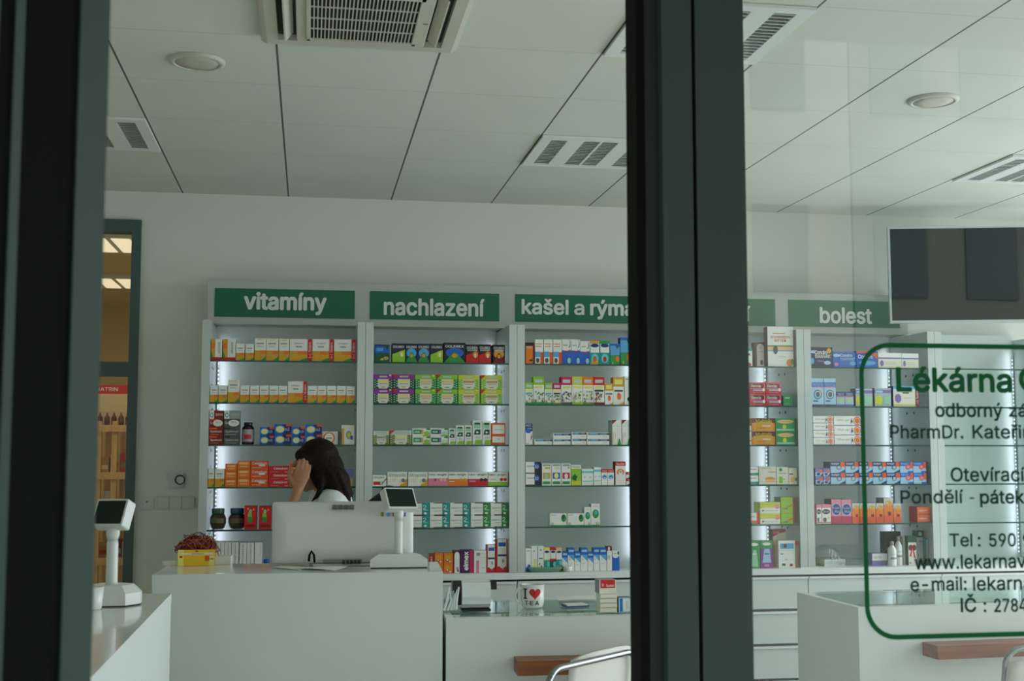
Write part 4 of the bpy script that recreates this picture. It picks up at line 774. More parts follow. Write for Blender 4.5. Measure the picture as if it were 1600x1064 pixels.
 'eleb': ('pink', [('r', 0, 0, 1, .3, 'magenta'), ('e', .5, .58, .48, .27, 'lblue'), ('e', .5, .58, .43, .23, 'dblue'), ('x', 'Super', .15, .58, .82, .68, 'lblue', .02), ('x', 'Plus', .3, .44, .82, .55, 'lblue', .02)], 'navy'),
 'orng': ('orange', [('r', 0, .72, 1, 1, 'lgrey'), ('r', 0, 0, 1, .3, 'dorange'), ('e', .55, .78, .4, .12, 'gold'), ('e', .35, .8, .12, .06, 'grey'), ('e', .35, .8, .06, .03, 'white'), ('r', .45, .3, .8, .45, 'dred')], 'grey'),
 'surgam': ('dorange', [('x', 'SORGAVIT', .12, .42, .75, .62, 'white', .02), ('r', 0, 0, 1, .12, 'brown')], 'red'),
 'tens3': ('lgrey', [('v', 'olymp', .6, .1, .9, .9, 'grey')], 'olive'),
 'vio': ('white', [('r', 0, 0, 1, .42, 'violet'), ('x', 'NUTRI', .1, .58, .6, .78, 'grey'), ('e', .85, .28, .08, .16, 'olive')], 'violet'),
 'bow': ('white', [('r', 0, .78, 1, 1, 'dgreen'), ('e', .3, .6, .28, .1, 'dred'), ('e', .72, .6, .26, .1, 'dred'), ('p', [(.45, .6), (.55, .6), (.3, .28), (.12, .32)], 'red'), ('p', [(.5, .6), (.6, .6), (.9, .24), (.7, .24)], 'red'), ('e', .2, .08, .12, .04, 'mint')], 'dgreen'),
 'gtop': ('silver', [('r', 0, .8, 1, 1, 'dgreen'), ('e', .5, .9, .24, .06, 'mint'), ('r', .2, .66, .8, .7, 'grey'), ('e', .35, .08, .14, .05, 'navy'), ('e', .78, .1, .2, .08, 'peach')], 'dgreen'),
 'blackb': ('black', [('e', .3, .45, .2, .06, 'dgrey')], 'black'),
 'wsmall': ('white', [('r', 0, 0, .0, .0, 'white'), ('v', 'olymp', .2, .1, .7, .9, 'grey')], 'lgrey'),
 'tubeg': ('olive', [('r', 0, .84, 1, 1, 'teal'), ('p', [(.3, .95), (.85, .95), (.68, .15), (.62, .15)], 'lblue'), ('r', .1, 0, .9, .1, 'dgreen'), ('r', .3, .22, .95, .3, 'lime')], 'teal'),
}
ORD = ['first', 'second', 'third', 'fourth', 'fifth', 'sixth', 'seventh', 'eighth', 'ninth', 'tenth', 'eleventh', 'twelfth', 'thirteenth', 'fourteenth', 'fifteenth']
def carton(w, h, d, des):
    body, dec, side = D[des]; b = MB()
    b.box(-w / 2, w / 2, 0, d, 0, h, P(side), front=P(body), side=P(side), top=P(side))
    lay = 0
    def X(u): return -w / 2 + u * w
    for q in dec:
        lay += 1; y = -.00025 * lay; c = P(q[-1]) if isinstance(q[-1], str) else P(q[-2])
        if q[0] == 'r': b.add([(X(q[1]), y, q[2] * h), (X(q[3]), y, q[2] * h), (X(q[3]), y, q[4] * h), (X(q[1]), y, q[4] * h)], [(0, 1, 2, 3)], c)
        elif q[0] == 'e':
            pts = [(min(w / 2, max(-w / 2, X(q[1]) + q[3] * w * math.cos(t))), y, min(h, max(0, q[2] * h + q[4] * h * math.sin(t)))) for t in [2 * PI * k / 16 for k in range(16)]]
            b.add(pts, [tuple(range(16))], c)
        elif q[0] == 'p': b.add([(X(a), y, v * h) for a, v in q[1]], [tuple(range(len(q[1])))], c)
        else: b.text(q[1], X(q[2]), q[3] * h, X(q[4]), q[5] * h, y, c, bold=q[7] if len(q) > 7 else .008, vert=q[0] == 'v')
    return b
BAYN = ['vitamíny', 'nachlazení', 'kašel', 'fourth', 'bolest']
SHN = ['top', 'second', 'third', 'fourth', 'lowest glass', 'worktop']
_pc = {}
def row(bay, sh, ox, oy, s, items, yoff=.02, depth=.1, fromright=False):
    n = len(items); z0 = (SZ[sh] + .0032) if sh < 5 else ZWT + .0005
    for i, it in enumerate(items):
        x0, x1, top, lv, des, desc = it[:6]; kind = it[6] if len(it) > 6 else 'medicine_box'; yo = it[7] if len(it) > 7 else yoff
        Y = YF + yo
        X0 = at(ox + x0 / s, 600, Y).x; X1 = at(ox + x1 / s, 600, Y).x
        X0 = max(X0, BX[bay] + TP + .004); X1 = min(X1, BX[bay + 1] - TP - .004)
        zt = at(ox + (x0 + x1) / 2 / s, oy + top / s, Y).z; h = (zt - z0) / lv; wd = X1 - X0 - .001
        k_ = (n - i) if fromright else i + 1
        names = [des] * lv if isinstance(des, str) else des
        cap = None
        if isinstance(names, tuple): names = list(names)
        for l in range(lv):
            dd = names[l]; key = (dd, round(wd, 4), round(h, 4))
            if key in _pc: o = _pc[key].copy(); COL.objects.link(o)
            else: o = carton(wd, h - .0006, depth, dd).build(kind); _pc[key] = o
            o.name = kind
            o.location = ((X0 + X1) / 2 + random.uniform(-.0004, .0004), Y, z0 + l * h)
            lvl = '' if lv == 1 else (['lower ', 'upper '][l] if lv == 2 else (['bottom ', 'middle ', 'topmost '][l] if lv == 3 else ['bottom ', 'second lowest ', 'second highest ', 'topmost '][l]))
            place = '%s from %s' % (ORD[k_ - 1], 'right' if fromright else 'left')
            shn = 'on worktop' if sh == 5 else '%s shelf' % SHN[sh]
            tag(o, '%s%s, %s, %s, %s bay' % (lvl, desc, place, shn, BAYN[bay]), 'box', 'packages on the %s of the %s bay' % ('worktop' if sh == 5 else SHN[sh] + ' shelf', BAYN[bay]))
c1 = (310, 430, 6.154); c2 = (310, 590, 6.154); c3 = (310, 740, 6.154)
V = 'yellow and white vitamin box'
row(0, 0, *c1, [(107, 222, 612, 1, 'vitside', 'vitamin box turned sideways', 'vitamin_box'), (228, 350, 612, 1, 'vitside', 'vitamin box turned sideways', 'vitamin_box'),
    (355, 440, 658, 1, 'vits', 'low ' + V, 'vitamin_box'), (445, 528, 660, 1, 'vits', 'low ' + V, 'vitamin_box'), (533, 645, 606, 1, 'vit', 'taller ' + V, 'vitamin_box'), (647, 765, 608, 1, 'vit', 'taller ' + V, 'vitamin_box'), (770, 868, 610, 1, 'vit', 'taller ' + V, 'vitamin_box'),
    (875, 1090, 613, 1, 'vitw', 'wide vitamin box with red band', 'vitamin_box'), (1092, 1298, 614, 1, 'vitw', 'wide vitamin box with red band', 'vitamin_box'), (1300, 1512, 616, 1, 'vitw', 'wide vitamin box with red band', 'vitamin_box')])
row(0, 1, *c2, [(a, b, t, 1, d, ds, 'vitamin_box') for a, b, t, d, ds in [(103, 190, 75, 'vits', 'small ' + V), (195, 281, 75, 'vits', 'small ' + V), (285, 398, 20, 'vit', 'taller ' + V), (402, 492, 75, 'vits', 'small ' + V), (498, 587, 75, 'vits', 'small ' + V), (590, 678, 76, 'vits', 'small ' + V), (682, 770, 76, 'vits', 'small ' + V), (773, 857, 77, 'vits', 'small ' + V),
    (862, 1048, 35, 'vitw', 'wide vitamin box with red band'), (1052, 1140, 78, 'vits', 'small ' + V), (1145, 1231, 78, 'vits', 'small ' + V), (1237, 1326, 78, 'vits', 'small ' + V), (1331, 1420, 78, 'vits', 'small ' + V), (1424, 1506, 82, 'vits', 'small ' + V)]])
row(0, 2, *c2, [(97, 246, 315, 4, ('spekr', 'spekr', 'spekrt', 'capr'), 'dark red vitamin box'), (255, 405, 315, 4, ('spekg', 'spekg', 'spekgt', 'capg'), 'dark grey vitamin box'),
    (598, 735, 475, 2, 'bluebox', 'blue box with pale oval'), (738, 901, 447, 2, 'bluebox', 'larger blue box with pale oval'), (905, 1032, 475, 2, 'bluebox', 'blue box with pale oval'), (1034, 1195, 450, 2, 'bluebox', 'larger blue box with pale oval'),
    (1198, 1376, 515, 1, 'ringbox', 'grey box with orange ring'), (1382, 1506, 455, 1, 'tub', 'white and yellow tub box')])
row(0, 3, *c2, [(97, 172, 875, 1, 'vits', 'small ' + V, 'vitamin_box'), (177, 269, 878, 1, 'vits', 'small ' + V, 'vitamin_box'), (275, 387, 828, 3, 'celas', 'orange tablet box'), (391, 512, 800, 3, 'celas', 'orange tablet box'), (515, 686, 800, 3, 'cela', 'bright orange tablet box with white lettering'),
    (690, 886, 850, 3, 'celar', 'red tablet box'), (890, 1060, 805, 3, 'cela', 'orange tablet box'), (1380, 1497, 880, 1, 'yelblue', 'violet and yellow children box')])
row(0, 4, *c3, [(465, 583, 310, 1, 'redgreen', 'red box with green figure'), (603, 722, 313, 1, 'redgreen', 'red box with green figure'), (1380, 1492, 215, 1, 'astal', 'white box with black lettering')])
row(0, 5, *c3, [(150, 213, 655, 1, 'whitevertg', 'narrow white box with green foot'), (215, 283, 657, 1, 'whitevertg', 'narrow white box with green foot'), (286, 348, 658, 1, 'whitevertg', 'narrow white box with green foot'), (351, 418, 660, 1, 'whitevertg', 'narrow white box with green foot'), (425, 494, 663, 1, 'whitevert', 'narrow white box with red foot'), (497, 565, 663, 1, 'whitevert', 'narrow white box with red foot'), (569, 641, 660, 1, 'plainw', 'plain narrow white box')], yoff=.04)
n1 = (560, 430, 6.154); n2 = (560, 580, 6.154); n3 = (560, 730, 6.154)
T = 'cold remedy box'
row(1, 0, *n1, [(157, 300, 665, 1, 'tealvick', 'blue over green cold remedy box'), (322, 447, 655, 1, 'cgreen', 'black and lime ' + T), (450, 566, 657, 1, 'cblue', 'black and blue ' + T), (568, 688, 657, 1, 'cblue', 'black and blue ' + T), (691, 812, 658, 1, 'cgreen', 'black and lime ' + T), (820, 1030, 648, 1, 'cbig', 'large black and green ' + T), (1034, 1156, 665, 1, 'cred', 'black and red ' + T), (1158, 1275, 665, 1, 'cred', 'black and red ' + T), (1292, 1411, 667, 1, 'credg', 'black and dark red ' + T)])
H = 'herbal tea box'
row(1, 1, *n2, [(147, 330, 30, 2, 'tpurple', 'purple ' + H, 'tea_box'), (333, 538, 30, 2, 'tpurplec', 'red cornered purple ' + H, 'tea_box'), (545, 748, 33, 2, 'tgreen', 'green ' + H, 'tea_box'), (752, 955, 34, 2, 'tgreenc', 'red cornered green ' + H, 'tea_box'), (960, 1162, 36, 2, 'tyellow', 'yellow ' + H, 'tea_box'), (1178, 1384, 38, 2, 'tyellowc', 'red cornered yellow ' + H, 'tea_box')], depth=.06)
G = 'narrow white box with green marks'
row(1, 2, *n2, [(147, 302, 572, 1, 'tgrey', 'pale grey ' + H, 'tea_box'), (306, 517, 568, 1, 'tgreyc', 'red cornered pale ' + H, 'tea_box'), (523, 691, 548, 2, 'syel', 'green and yellow sage box'), (695, 863, 548, 2, 'sblu', 'green and blue sage box'), (868, 936, 548, 1, 'tallg', 'short ' + G), (940, 1019, 520, 1, 'tallg', G), (1023, 1094, 520, 1, 'tallg', G), (1100, 1189, 475, 1, 'tallg', 'tall ' + G), (1192, 1276, 478, 1, 'tallg', 'tall ' + G), (1279, 1416, 498, 1, 'oframe', 'orange framed white box')])
row(1, 3, *n3, [(147, 278, 75, 1, 'strepf', 'white and red throat lozenge box'), (288, 477, 45, 1, 'streps', 'white and yellow throat lozenge box'), (485, 673, 46, 1, 'streps', 'white and yellow throat lozenge box'), (678, 866, 46, 1, 'neop', 'white and pink lozenge box'), (868, 1056, 46, 1, 'neoo', 'white and orange lozenge box'), (1058, 1246, 47, 1, 'neor', 'white and red lozenge box'), (1248, 1438, 48, 1, 'neog', 'white and green lozenge box')])
row(1, 4, *n3, [(500, 690, 340, 2, 'septt', 'white and teal tablet box'), (695, 885, 340, 2, 'septt', 'white and teal tablet box'), (888, 1078, 340, 2, 'septt', 'white and teal tablet box'), (1084, 1270, 340, 2, 'septg', 'white and green tablet box'), (1274, 1440, 340, 2, 'septg', 'white and green tablet box')])
row(1, 5, *n3, [(690, 738, 825, 1, 'redstrip', 'narrow red and brown box'), (742, 823, 825, 2, 'yelkid', 'small orange children box'), (828, 916, 825, 2, 'yelkid', 'small orange children box'), (919, 985, 800, 1, 'marwhite', 'maroon and white box'), (988, 1111, 795, 1, 'purp', 'purple toothpaste box'), (1115, 1232, 800, 1, 'wpink', 'white box with pink stripe'), (1236, 1322, 745, 1, 'bear', 'red and white bear box'), (1326, 1436, 690, 1, 'bear', 'taller red and white bear box')], yoff=.03, depth=.05)
k1 = (790, 430, 7.6); k2 = (790, 560, 7.6); k3 = (790, 690, 7.6); k4 = (790, 820, 7.6)
row(2, 0, *k1, [(240, 341, 797, 1, 'orblack', 'orange and black cough box'), (350, 450, 762, 1, 'wor', 'white syrup box with orange corner'), (456, 560, 762, 1, 'wor', 'white syrup box with orange corner'), (566, 668, 763, 1, 'wor', 'white syrup box with orange corner'), (671, 782, 760, 1, 'wblue', 'white over blue syrup box'), (785, 888, 762, 1, 'wblue', 'white over blue syrup box'), (890, 1001, 782, 1, 'wblue', 'shorter white over blue syrup box'), (1003, 1120, 778, 1, 'teala', 'teal box with yellow top'), (1122, 1240, 778, 1, 'tealb', 'teal box with green top'), (1243, 1360, 813, 1, 'vick', 'blue over green children box'), (1366, 1500, 738, 1, 'vick', 'taller blue over green box')], depth=.06)
row(2, 1, *k2, [(232, 326, 285, 1, 'hgreenb', 'small green herb box', 'tea_box'), (329, 459, 214, 1, 'hgreen', 'tall green herb box', 'tea_box'), (464, 558, 290, 1, 'hgreenb', 'small green herb box', 'tea_box'), (560, 656, 290, 1, 'hmag', 'small magenta herb box', 'tea_box'), (658, 785, 217, 1, 'hmagt', 'tall magenta herb box', 'tea_box'), (788, 913, 215, 1, 'hyel', 'tall yellow green herb box', 'tea_box'), (915, 1040, 217, 1, 'hor', 'tall orange herb box', 'tea_box'), (1042, 1173, 218, 1, 'hred', 'tall red herb box', 'tea_box'), (1177, 1275, 296, 1, 'hkid', 'small yellow children tea box', 'tea_box'), (1277, 1406, 222, 1, 'hkid', 'tall yellow children tea box', 'tea_box'), (1410, 1500, 214, 1, 'hplain', 'tall plain white box')], depth=.06)
F_ = 'flat white box with navy stripe'
row(2, 2, *k2, [(236, 320, 772, 1, 'acc', 'white and blue cough syrup box'), (343, 550, 956, 1, 'flatw', F_), (563, 770, 888, 2, 'flatw', F_), (783, 956, 875, 2, 'flatw', F_), (961, 1226, 880, 2, 'flatw', 'wide ' + F_), (1262, 1372, 730, 1, 'herbtall', 'tall white box with green herb'), (1376, 1488, 728, 1, 'herbtall', 'tall white box with green herb')])
row(2, 3, *k3, [(236, 418, 240, 2, 'ibu', 'white and navy tablet box'), (430, 540, 258, 1, 'kyel', 'tall white box with yellow square'), (544, 655, 258, 1, 'ktall', 'tall white box with blue square'), (661, 770, 258, 1, 'kred', 'tall white box with red square'), (774, 892, 275, 1, 'gstar', 'lime box with green leaf'), (897, 1036, 322, 1, 'tband', 'wide white box with turquoise band'), (1040, 1126, 303, 1, 'tband', 'narrow white box with turquoise band'), (1130, 1204, 328, 1, 'rface', 'small red and white children box'), (1206, 1280, 328, 1, 'rface', 'small red and white children box'), (1295, 1418, 235, 1, 'nurof', 'tall red and white children box'), (1422, 1500, 360, 2, 'redblue', 'small red and blue box')], depth=.06)
row(2, 4, *k3, [(522, 720, 850, 1, 'arn', 'wide white box with green drop'), (726, 924, 850, 1, 'arn', 'wide white box with green drop'), (927, 1005, 775, 1, 'arnt', 'upright white box with green drop'), (1007, 1111, 735, 1, 'arnt', 'taller white box with green drop')], depth=.06)
N = 'blue and white nasal spray box'
row(2, 5, *k4, [(236, 301, 280, 1, 'wavebl', 'white box with blue wave'), (304, 374, 250, 1, 'wyel', 'tall white box with yellow patch'), (378, 449, 250, 1, 'wflor', 'tall white box with floral print'), (452, 520, 268, 1, 'spry', 'teal box with yellow top'), (522, 592, 268, 1, 'spryr', 'teal and red box'), (594, 661, 270, 1, 'spryo', 'teal and orange box'), (664, 729, 318, 1, 'nasal', 'short ' + N), (731, 809, 272, 1, 'nasal', 'tall ' + N), (811, 879, 320, 1, 'nasal', 'short ' + N), (882, 963, 272, 1, 'nasal', 'tall ' + N), (965, 1030, 325, 1, 'nasal', 'short ' + N), (1033, 1103, 272, 1, 'nasal', 'tall ' + N), (1106, 1186, 273, 1, 'nasal', 'tall ' + N), (1189, 1249, 255, 1, 'redtop', 'white box with red top'), (1252, 1336, 306, 1, 'bluew', 'blue box with white top')], yoff=.035, depth=.05)
b1 = (1150, 430, 6.26); b2 = (1150, 580, 6.26); b3 = (1150, 740, 6.26)
row(3, 0, *b1, [(45, 165, 715, 1, 'flow', 'white box with pink flower'), (190, 287, 655, 1, 'arch', 'brown box with pale arch', 'medicine_box', .06), (315, 568, 503, 1, 'swb', 'very tall white herbal bitters box')], fromright=True, depth=.06)
row(3, 1, *b2, [(-30, 130, 108, 2, 'renn', 'red antacid box'), (133, 288, 108, 2, 'renn', 'red antacid box'), (290, 442, 108, 2, 'renn', 'red antacid box'), (459, 549, 238, 1, 'grn', 'small plain green box')], fromright=True)
row(3, 2, *b2, [(55, 141, 532, 2, 'wteal', 'white box with teal line'), (148, 373, 458, 2, 'mult', 'maroon and yellow box'), (378, 572, 458, 2, 'grpeach', 'green box with peach oval')], fromright=True)
row(3, 3, *b3, [(75, 204, -68, 2, 'dulc', 'white and teal box'), (209, 376, -70, 1, 'wyell', 'cream box with yellow pill'), (380, 494, -65, 1, 'wgrn', 'cream box with green marks'), (497, 597, -55, 1, 'wpch', 'cream box with peach blossom')], fromright=True)
row(3, 4, *b3, [(50, 206, 382, 1, 'nico', 'low white and orange box'), (213, 409, 280, 2, 'ygw', 'yellow and white box'), (415, 598, 230, 2, 'limered', 'lime and brown box')], fromright=True)
row(3, 5, *b3, [(92, 208, 655, 1, 'sachg', 'green cosmetic box'), (211, 329, 655, 1, 'sachp', 'purple and green cosmetic box'), (332, 458, 545, 1, 'pinktall', 'tall cream and magenta box', 'medicine_box', .09), (384, 546, 655, 1, 'wbl', 'white box with blue panel', 'medicine_box', .02), (549, 620, 660, 1, 'kraftr', 'brown box with red top')], fromright=True, depth=.05)
q1 = (1340, 500, 5.911); q3 = (1340, 670, 5.911)
def cx_(o1, s1, v, o2, s2): return ((o1 + v / s1) - o2) * s2
row(4, 0, *b1, [(738, 951, 703, 1, 'condro', 'navy joint supplement box with yellow seal'), (955, 1181, 748, 1, 'condrob', 'blue joint supplement box'), (1184, 1395, 742, 1, 'gelact', 'blue and orange joint supplement box'), (1397, 1625, 760, 1, 'wlav', 'white box with lavender line'), (1628, 1793, 765, 1, 'wlav', 'white box with lavender line')], depth=.07)
row(4, 1, *b2, [(740, 856, 70, 1, 'tens', 'tall pale blue box with dark dial'), (859, 975, 70, 1, 'tens', 'tall pale blue box with dark dial'), (979, 1061, 200, 1, 'dbox', 'small navy and silver box'), (1063, 1146, 200, 1, 'dbox', 'small navy and silver box'), (1165, 1332, 168, 1, 'silv', 'silver box with lime circle'), (1352, 1513, 162, 1, 'silv', 'silver box with lime circle'), (1535, 1791, 145, 1, 'proen', 'wide blue topped box with red band')], depth=.07)
row(4, 2, *b2, [(745, 945, 438, 4, 'olf', 'flat white gel box with orange sun'), (949, 1218, 438, 3, 'olf', 'larger flat white gel box with orange sun')])
row(4, 3, *b2, [(757, 831, 948, 2, 'ibal2', 'small navy and orange painkiller box'), (834, 901, 948, 2, 'ibal2', 'small navy and orange painkiller box')] + [(a, b, 885, 2, d, 'navy and orange painkiller box') for a, b, d in [(905, 1047, 'ibal'), (1050, 1180, 'ibal'), (1183, 1315, 'ibal'), (1317, 1447, 'ibal'), (1449, 1578, 'ibal'), (1581, 1708, 'ibalr'), (1711, 1837, 'ibalr')]])
OR = 'orange and silver box'
row(4, 4, *b3, [(762, 810, 300, 1, 'elev', 'narrow pink and white box'), (812, 902, 300, 1, 'elev', 'pink and white box with navy oval'), (905, 1001, 250, 1, 'eleb', 'pink box with large blue oval'), (1003, 1102, 252, 1, 'eleb', 'pink box with large blue oval'), (1106, 1178, 288, 1, 'orng', OR), (1181, 1250, 288, 1, 'orng', OR), (1253, 1335, 288, 1, 'orng', OR), (1338, 1411, 288, 1, 'orng', OR), (1414, 1502, 238, 1, 'orng', 'taller ' + OR), (1505, 1581, 290, 1, 'orng', OR), (1735, 1870, 325, 2, 'surgam', 'small red orange box')])
b5 = (1360, 820, 13.3)
row(4, 5, *b5, [(190, 545, 140, 1, 'blackb', 'black carton behind the white bottles', 'medicine_box', .18), (583, 665, 235, 1, 'plainw', 'narrow pale tube box', 'medicine_box', .10), (690, 860, 232, 1, 'bow', 'green topped box with red bow', 'medicine_box', .06), (865, 1022, 120, 1, 'gtop', 'tall silver box with green top', 'medicine_box', .10), (1058, 1228, 275, 1, 'tubeg', 'olive and green box', 'medicine_box', .06)], depth=.05)
def single(bay, name, des, px0, px1, py0, z, Y, label, cat='box', depth=.06, rz=0, grp=None):
    a = at(px0, 600, Y); c = at(px1, 600, Y); h = at((px0 + px1) / 2, py0, Y).z - z
    o = carton(c.x - a.x, h, depth, des).build(name, None, ((a.x + c.x) / 2, Y, z + .0005), rz); tag(o, label, cat, grp); return o
single(4, 'medicine_box', 'tens3', 1281, 1315, 874, ZWT, 6.80, 'pale box lying under the clear plastic bag on the worktop', depth=.16, rz=.12)
single(4, 'medicine_box', 'vio', 1356, 1379, 865, ZWT, 6.78, 'flat white and violet box left of the white bottles on the worktop')

# ------------------------------------------------------------------ jars, bottles and loose things on the shelves
def lathe_thing(name, prof_body, prof_cap, mb_, mc, loc, label, cat, seg=20, extra=None):
    e = empty(name, label, cat, loc)
    b = MB(); b.rev(prof_body, mb_, seg)
    b.build('body', e); b = MB(); b.rev(prof_cap, mc, seg); b.build('lid', e)
    if extra: extra(e)
    return e
def curved_patch(b, r, a0, a1, z0, z1, m, n=8):
    vs = []
    for k in range(n + 1):
        a = a0 + (a1 - a0) * k / n; vs += [(r * math.sin(a), -r * math.cos(a), z0), (r * math.sin(a), -r * math.cos(a), z1)]
    b.add(vs, [(2 * k, 2 * k + 2, 2 * k + 3, 2 * k + 1) for k in range(n)], m, True)
def spot(px, bay_y): return at(px, 600, bay_y).x
for (pa, pb, cm, nm) in ((328.5, 354.5, 'green', 'dark glass herb jar with green lid, at the left end of the lowest shelf'), (357, 385, 'blue', 'dark glass herb jar with blue lid, beside the red boxes on the lowest shelf')):
    Y = YF + .09; xc = (spot(pa, Y) + spot(pb, Y)) / 2 + .012; r = (spot(pb, Y) - spot(pa, Y)) / 2; H_ = at(340, 794, Y).z - SZ[4] - .004
    mb2 = mat('jar_contents', (66, 58, 44), .15, noise=.7, nscale=60)
    def ex(e, r=r, H_=H_, cm=cm):
        b = MB(); curved_patch(b, r * .99, -.9, .9, H_ * .3, H_ * .52, mat('jar_label_' + cm, (120, 96, 60) if cm == 'blue' else (96, 100, 62), .5, noise=.5, nscale=40)); b.build('jar_label', e)
    lathe_thing('herb_jar', [(r * .62, 0), (r * .78, H_ * .05), (r * .97, H_ * .3), (r * .97, H_ * .52), (r * .8, H_ * .68), (r * .68, H_ * .73)], [(r * .74, H_ * .731), (r * .76, H_ * .76), (r * .76, H_ * .97), (r * .72, H_)], mb2, mat('jar_lid_' + cm, (30, 80, 110) if cm == 'blue' else (50, 96, 60), .35), (xc, Y, SZ[4] + .0035), nm, 'jar', 8, ex)
Y = YF + .06; xa, xb = spot(379.6, Y), spot(398.5, Y); r = (xb - xa) / 2; H_ = at(388, 660, Y).z - SZ[2] - .0035
def ex(e):
    b = MB(); curved_patch(b, r * 1.01, -1.2, 1.2, H_ * .12, H_ * .68, mat('supplement_label', (170, 160, 168), .5)); curved_patch(b, r * 1.02, -.6, .6, H_ * .25, H_ * .45, P('red')); b.build('bottle_label', e)
lathe_thing('supplement_bottle', [(r * .95, 0), (r, .004), (r, H_ * .72), (r * .8, H_ * .82), (r * .62, H_ * .86)], [(r * .68, H_ * .861), (r * .7, H_ * .88), (r * .7, H_ * .985), (r * .64, H_)], mat('dark_bottle', (36, 28, 40), .15), mat('black_cap', (26, 26, 28), .3), ((xa + xb) / 2, Y, SZ[2] + .0035), 'dark supplement bottle with black cap beside the grey box stack, third shelf', 'bottle', 20, ex)
M_wb = mat('white_bottle', (224, 228, 226), .3)
for (pa, pb, pt, Y, nm) in ((1380.5, 1393, 846, 6.76, 'short white plastic bottle in front of the black carton'), (1391, 1402, 838.5, 6.80, 'taller white plastic bottle behind the short one, beside the black carton')):
    xa, xb = spot(pa, Y), spot(pb, Y); r = (xb - xa) / 2; H_ = at(pa, pt, Y).z - ZWT
    def ex(e, r=r, H_=H_):
        b = MB(); curved_patch(b, r * 1.01, -.8, .8, H_ * .28, H_ * .36, P('grey')); curved_patch(b, r * 1.01, -.6, .6, H_ * .46, H_ * .49, P('lgrey')); b.build('printed_label', e)
    lathe_thing('white_bottle', [(r * .97, 0), (r, .003), (r, H_ * .62), (r * .9, H_ * .7), (r * .42, H_ * .82), (r * .4, H_ * .84)], [(r * .46, H_ * .841), (r * .46, H_ * .97), (r * .3, H_)], M_wb, mat('pale_cap', (150, 150, 135), .4), ((xa + xb) / 2, Y, ZWT + .0005), nm, 'bottle', 20, ex)
Y = 6.8; xc = spot(421, Y)
lathe_thing('white_bottle', [(.022, 0), (.024, .003), (.024, .05), (.014, .064)], [(.015, .0645), (.015, .082), (.012, .085)], M_wb, P('blue'), (xc, Y, ZWT + .0005), 'small white bottle with blue cap peeking out left of the monitor', 'bottle')
# dish and cup on the worktop
M_dish = mat('green_glass_dish', (120, 160, 140), .08)
xa, xb = spot(824, 6.73), spot(878, 6.73); hw = (xb - xa) / 2
b = MB(); n = 28
def sup(t, sx, sy): c, s_ = math.cos(t), math.sin(t); return (sx * math.copysign(abs(c) ** .6, c), sy * math.copysign(abs(s_) ** .6, s_))
vs = []
for sx, sy, z in ((hw * .8, .018, 0), (hw * .99, .026, .022), (hw, .028, .026), (hw * .95, .024, .024), (hw * .78, .016, .004)):
    vs += [sup(2 * PI * k / n, sx, sy) + (z,) for k in range(n)]
b.add(vs, [(i * n + k, i * n + (k + 1) % n, (i + 1) * n + (k + 1) % n, (i + 1) * n + k) for i in range(4) for k in range(n)] + [tuple(range(4 * n, 5 * n)), tuple(range(n))[::-1]], M_dish, True)
tag(b.build('glass_dish', None, ((xa + xb) / 2, 6.731, ZWT + .0005)), 'long green glass dish in front of the left boxes of the kašel worktop', 'dish')
xc = spot(884.5, 6.75)
b = MB(); b.rev([(.016, 0), (.024, .006), (.027, .03), (.025, .031), (.022, .008), (.001, .006)], M_wb, 24)
o = b.build('small_cup', None, (xc, 6.732, ZWT + .0005)); tag(o, 'small white bowl at the right end of the green glass dish', 'bowl')
# clear bag
M_bag = glass('clear_plastic', (.88, .91, .91), 1.7, .25)
A = at(1276, 880, 6.78); B_ = at(1345, 880, 6.78); b = MB(); nx, ny = 26, 8; rnd = random.Random(3)
for side in (0, 1):
    vs = []
    for i in range(nx + 1):
        u = i / nx
        for j in range(ny + 1):
            v = j / ny; hh = (.02 + .11 * math.sin(PI * min(1, u * 1.15 + .1)) ** .8 * (1 - .3 * u)) * math.sin(PI * (.04 + .96 * v)) + rnd.uniform(-.004, .004)
            vs.append((A.x + (B_.x - A.x) * u + rnd.uniform(-.003, .003), 6.79 + .13 * v + (.0 if side else 0), ZWT + .004 + max(0, hh) * (1 if side == 0 else .55)))
    b.add(vs, [(i * (ny + 1) + j, (i + 1) * (ny + 1) + j, (i + 1) * (ny + 1) + j + 1, i * (ny + 1) + j + 1) for i in range(nx) for j in range(ny)], M_bag, False)
o = b.build('plastic_bag'); tag(o, 'crumpled clear plastic bag on the worktop of the bolest bay', 'plastic bag')
p = at(1262, 886, 6.73)
tag(bx(-.05, .06, 0, .06, 0, .003, P('white')).build('leaflet', None, (p.x, 6.715, ZWT + .0005), .15), 'thin white leaflet lying at the foot of the post right of the fourth bay', 'leaflet')

# ------------------------------------------------------------------ things on the high counter
Ym = 5.115; ml = at(425, 800, Ym); mr = at(646, 800, Ym); mt = at(540, 784, Ym).z
z0 = ZHI + .012; mw = mr.x - ml.x; mh = mt - z0; am = -.03
e = empty('computer_monitor', 'large white computer monitor seen from behind on the high counter', 'monitor', ((ml.x + mr.x) / 2, Ym, ZHI), am)
b = MB(); hw = mw / 2
def ring(ix, iz, y, r=.012): return [(x_, y, z_ + .012) for x_, z_ in rrect(-hw + ix, iz, hw - ix, mh - iz, r)]
rs = [ring(0, 0, .045), ring(0, 0, .012), ring(.004, .004, .0), ring(.02, .02, -.004), ring(.034, .034, -.012, .03), ring(.06, .06, -.018, .03)]
n = len(rs[0]); vs = [v for r_ in rs for v in r_]
b.add(vs, [(i * n + (k + 1) % n, i * n + k, (i + 1) * n + k, (i + 1) * n + (k + 1) % n) for i in range(len(rs) - 1) for k in range(n)] + [tuple(range(5 * n, 6 * n))[::-1], tuple(range(n))], M_plastc, True)
o = b.build('monitor_housing', e)
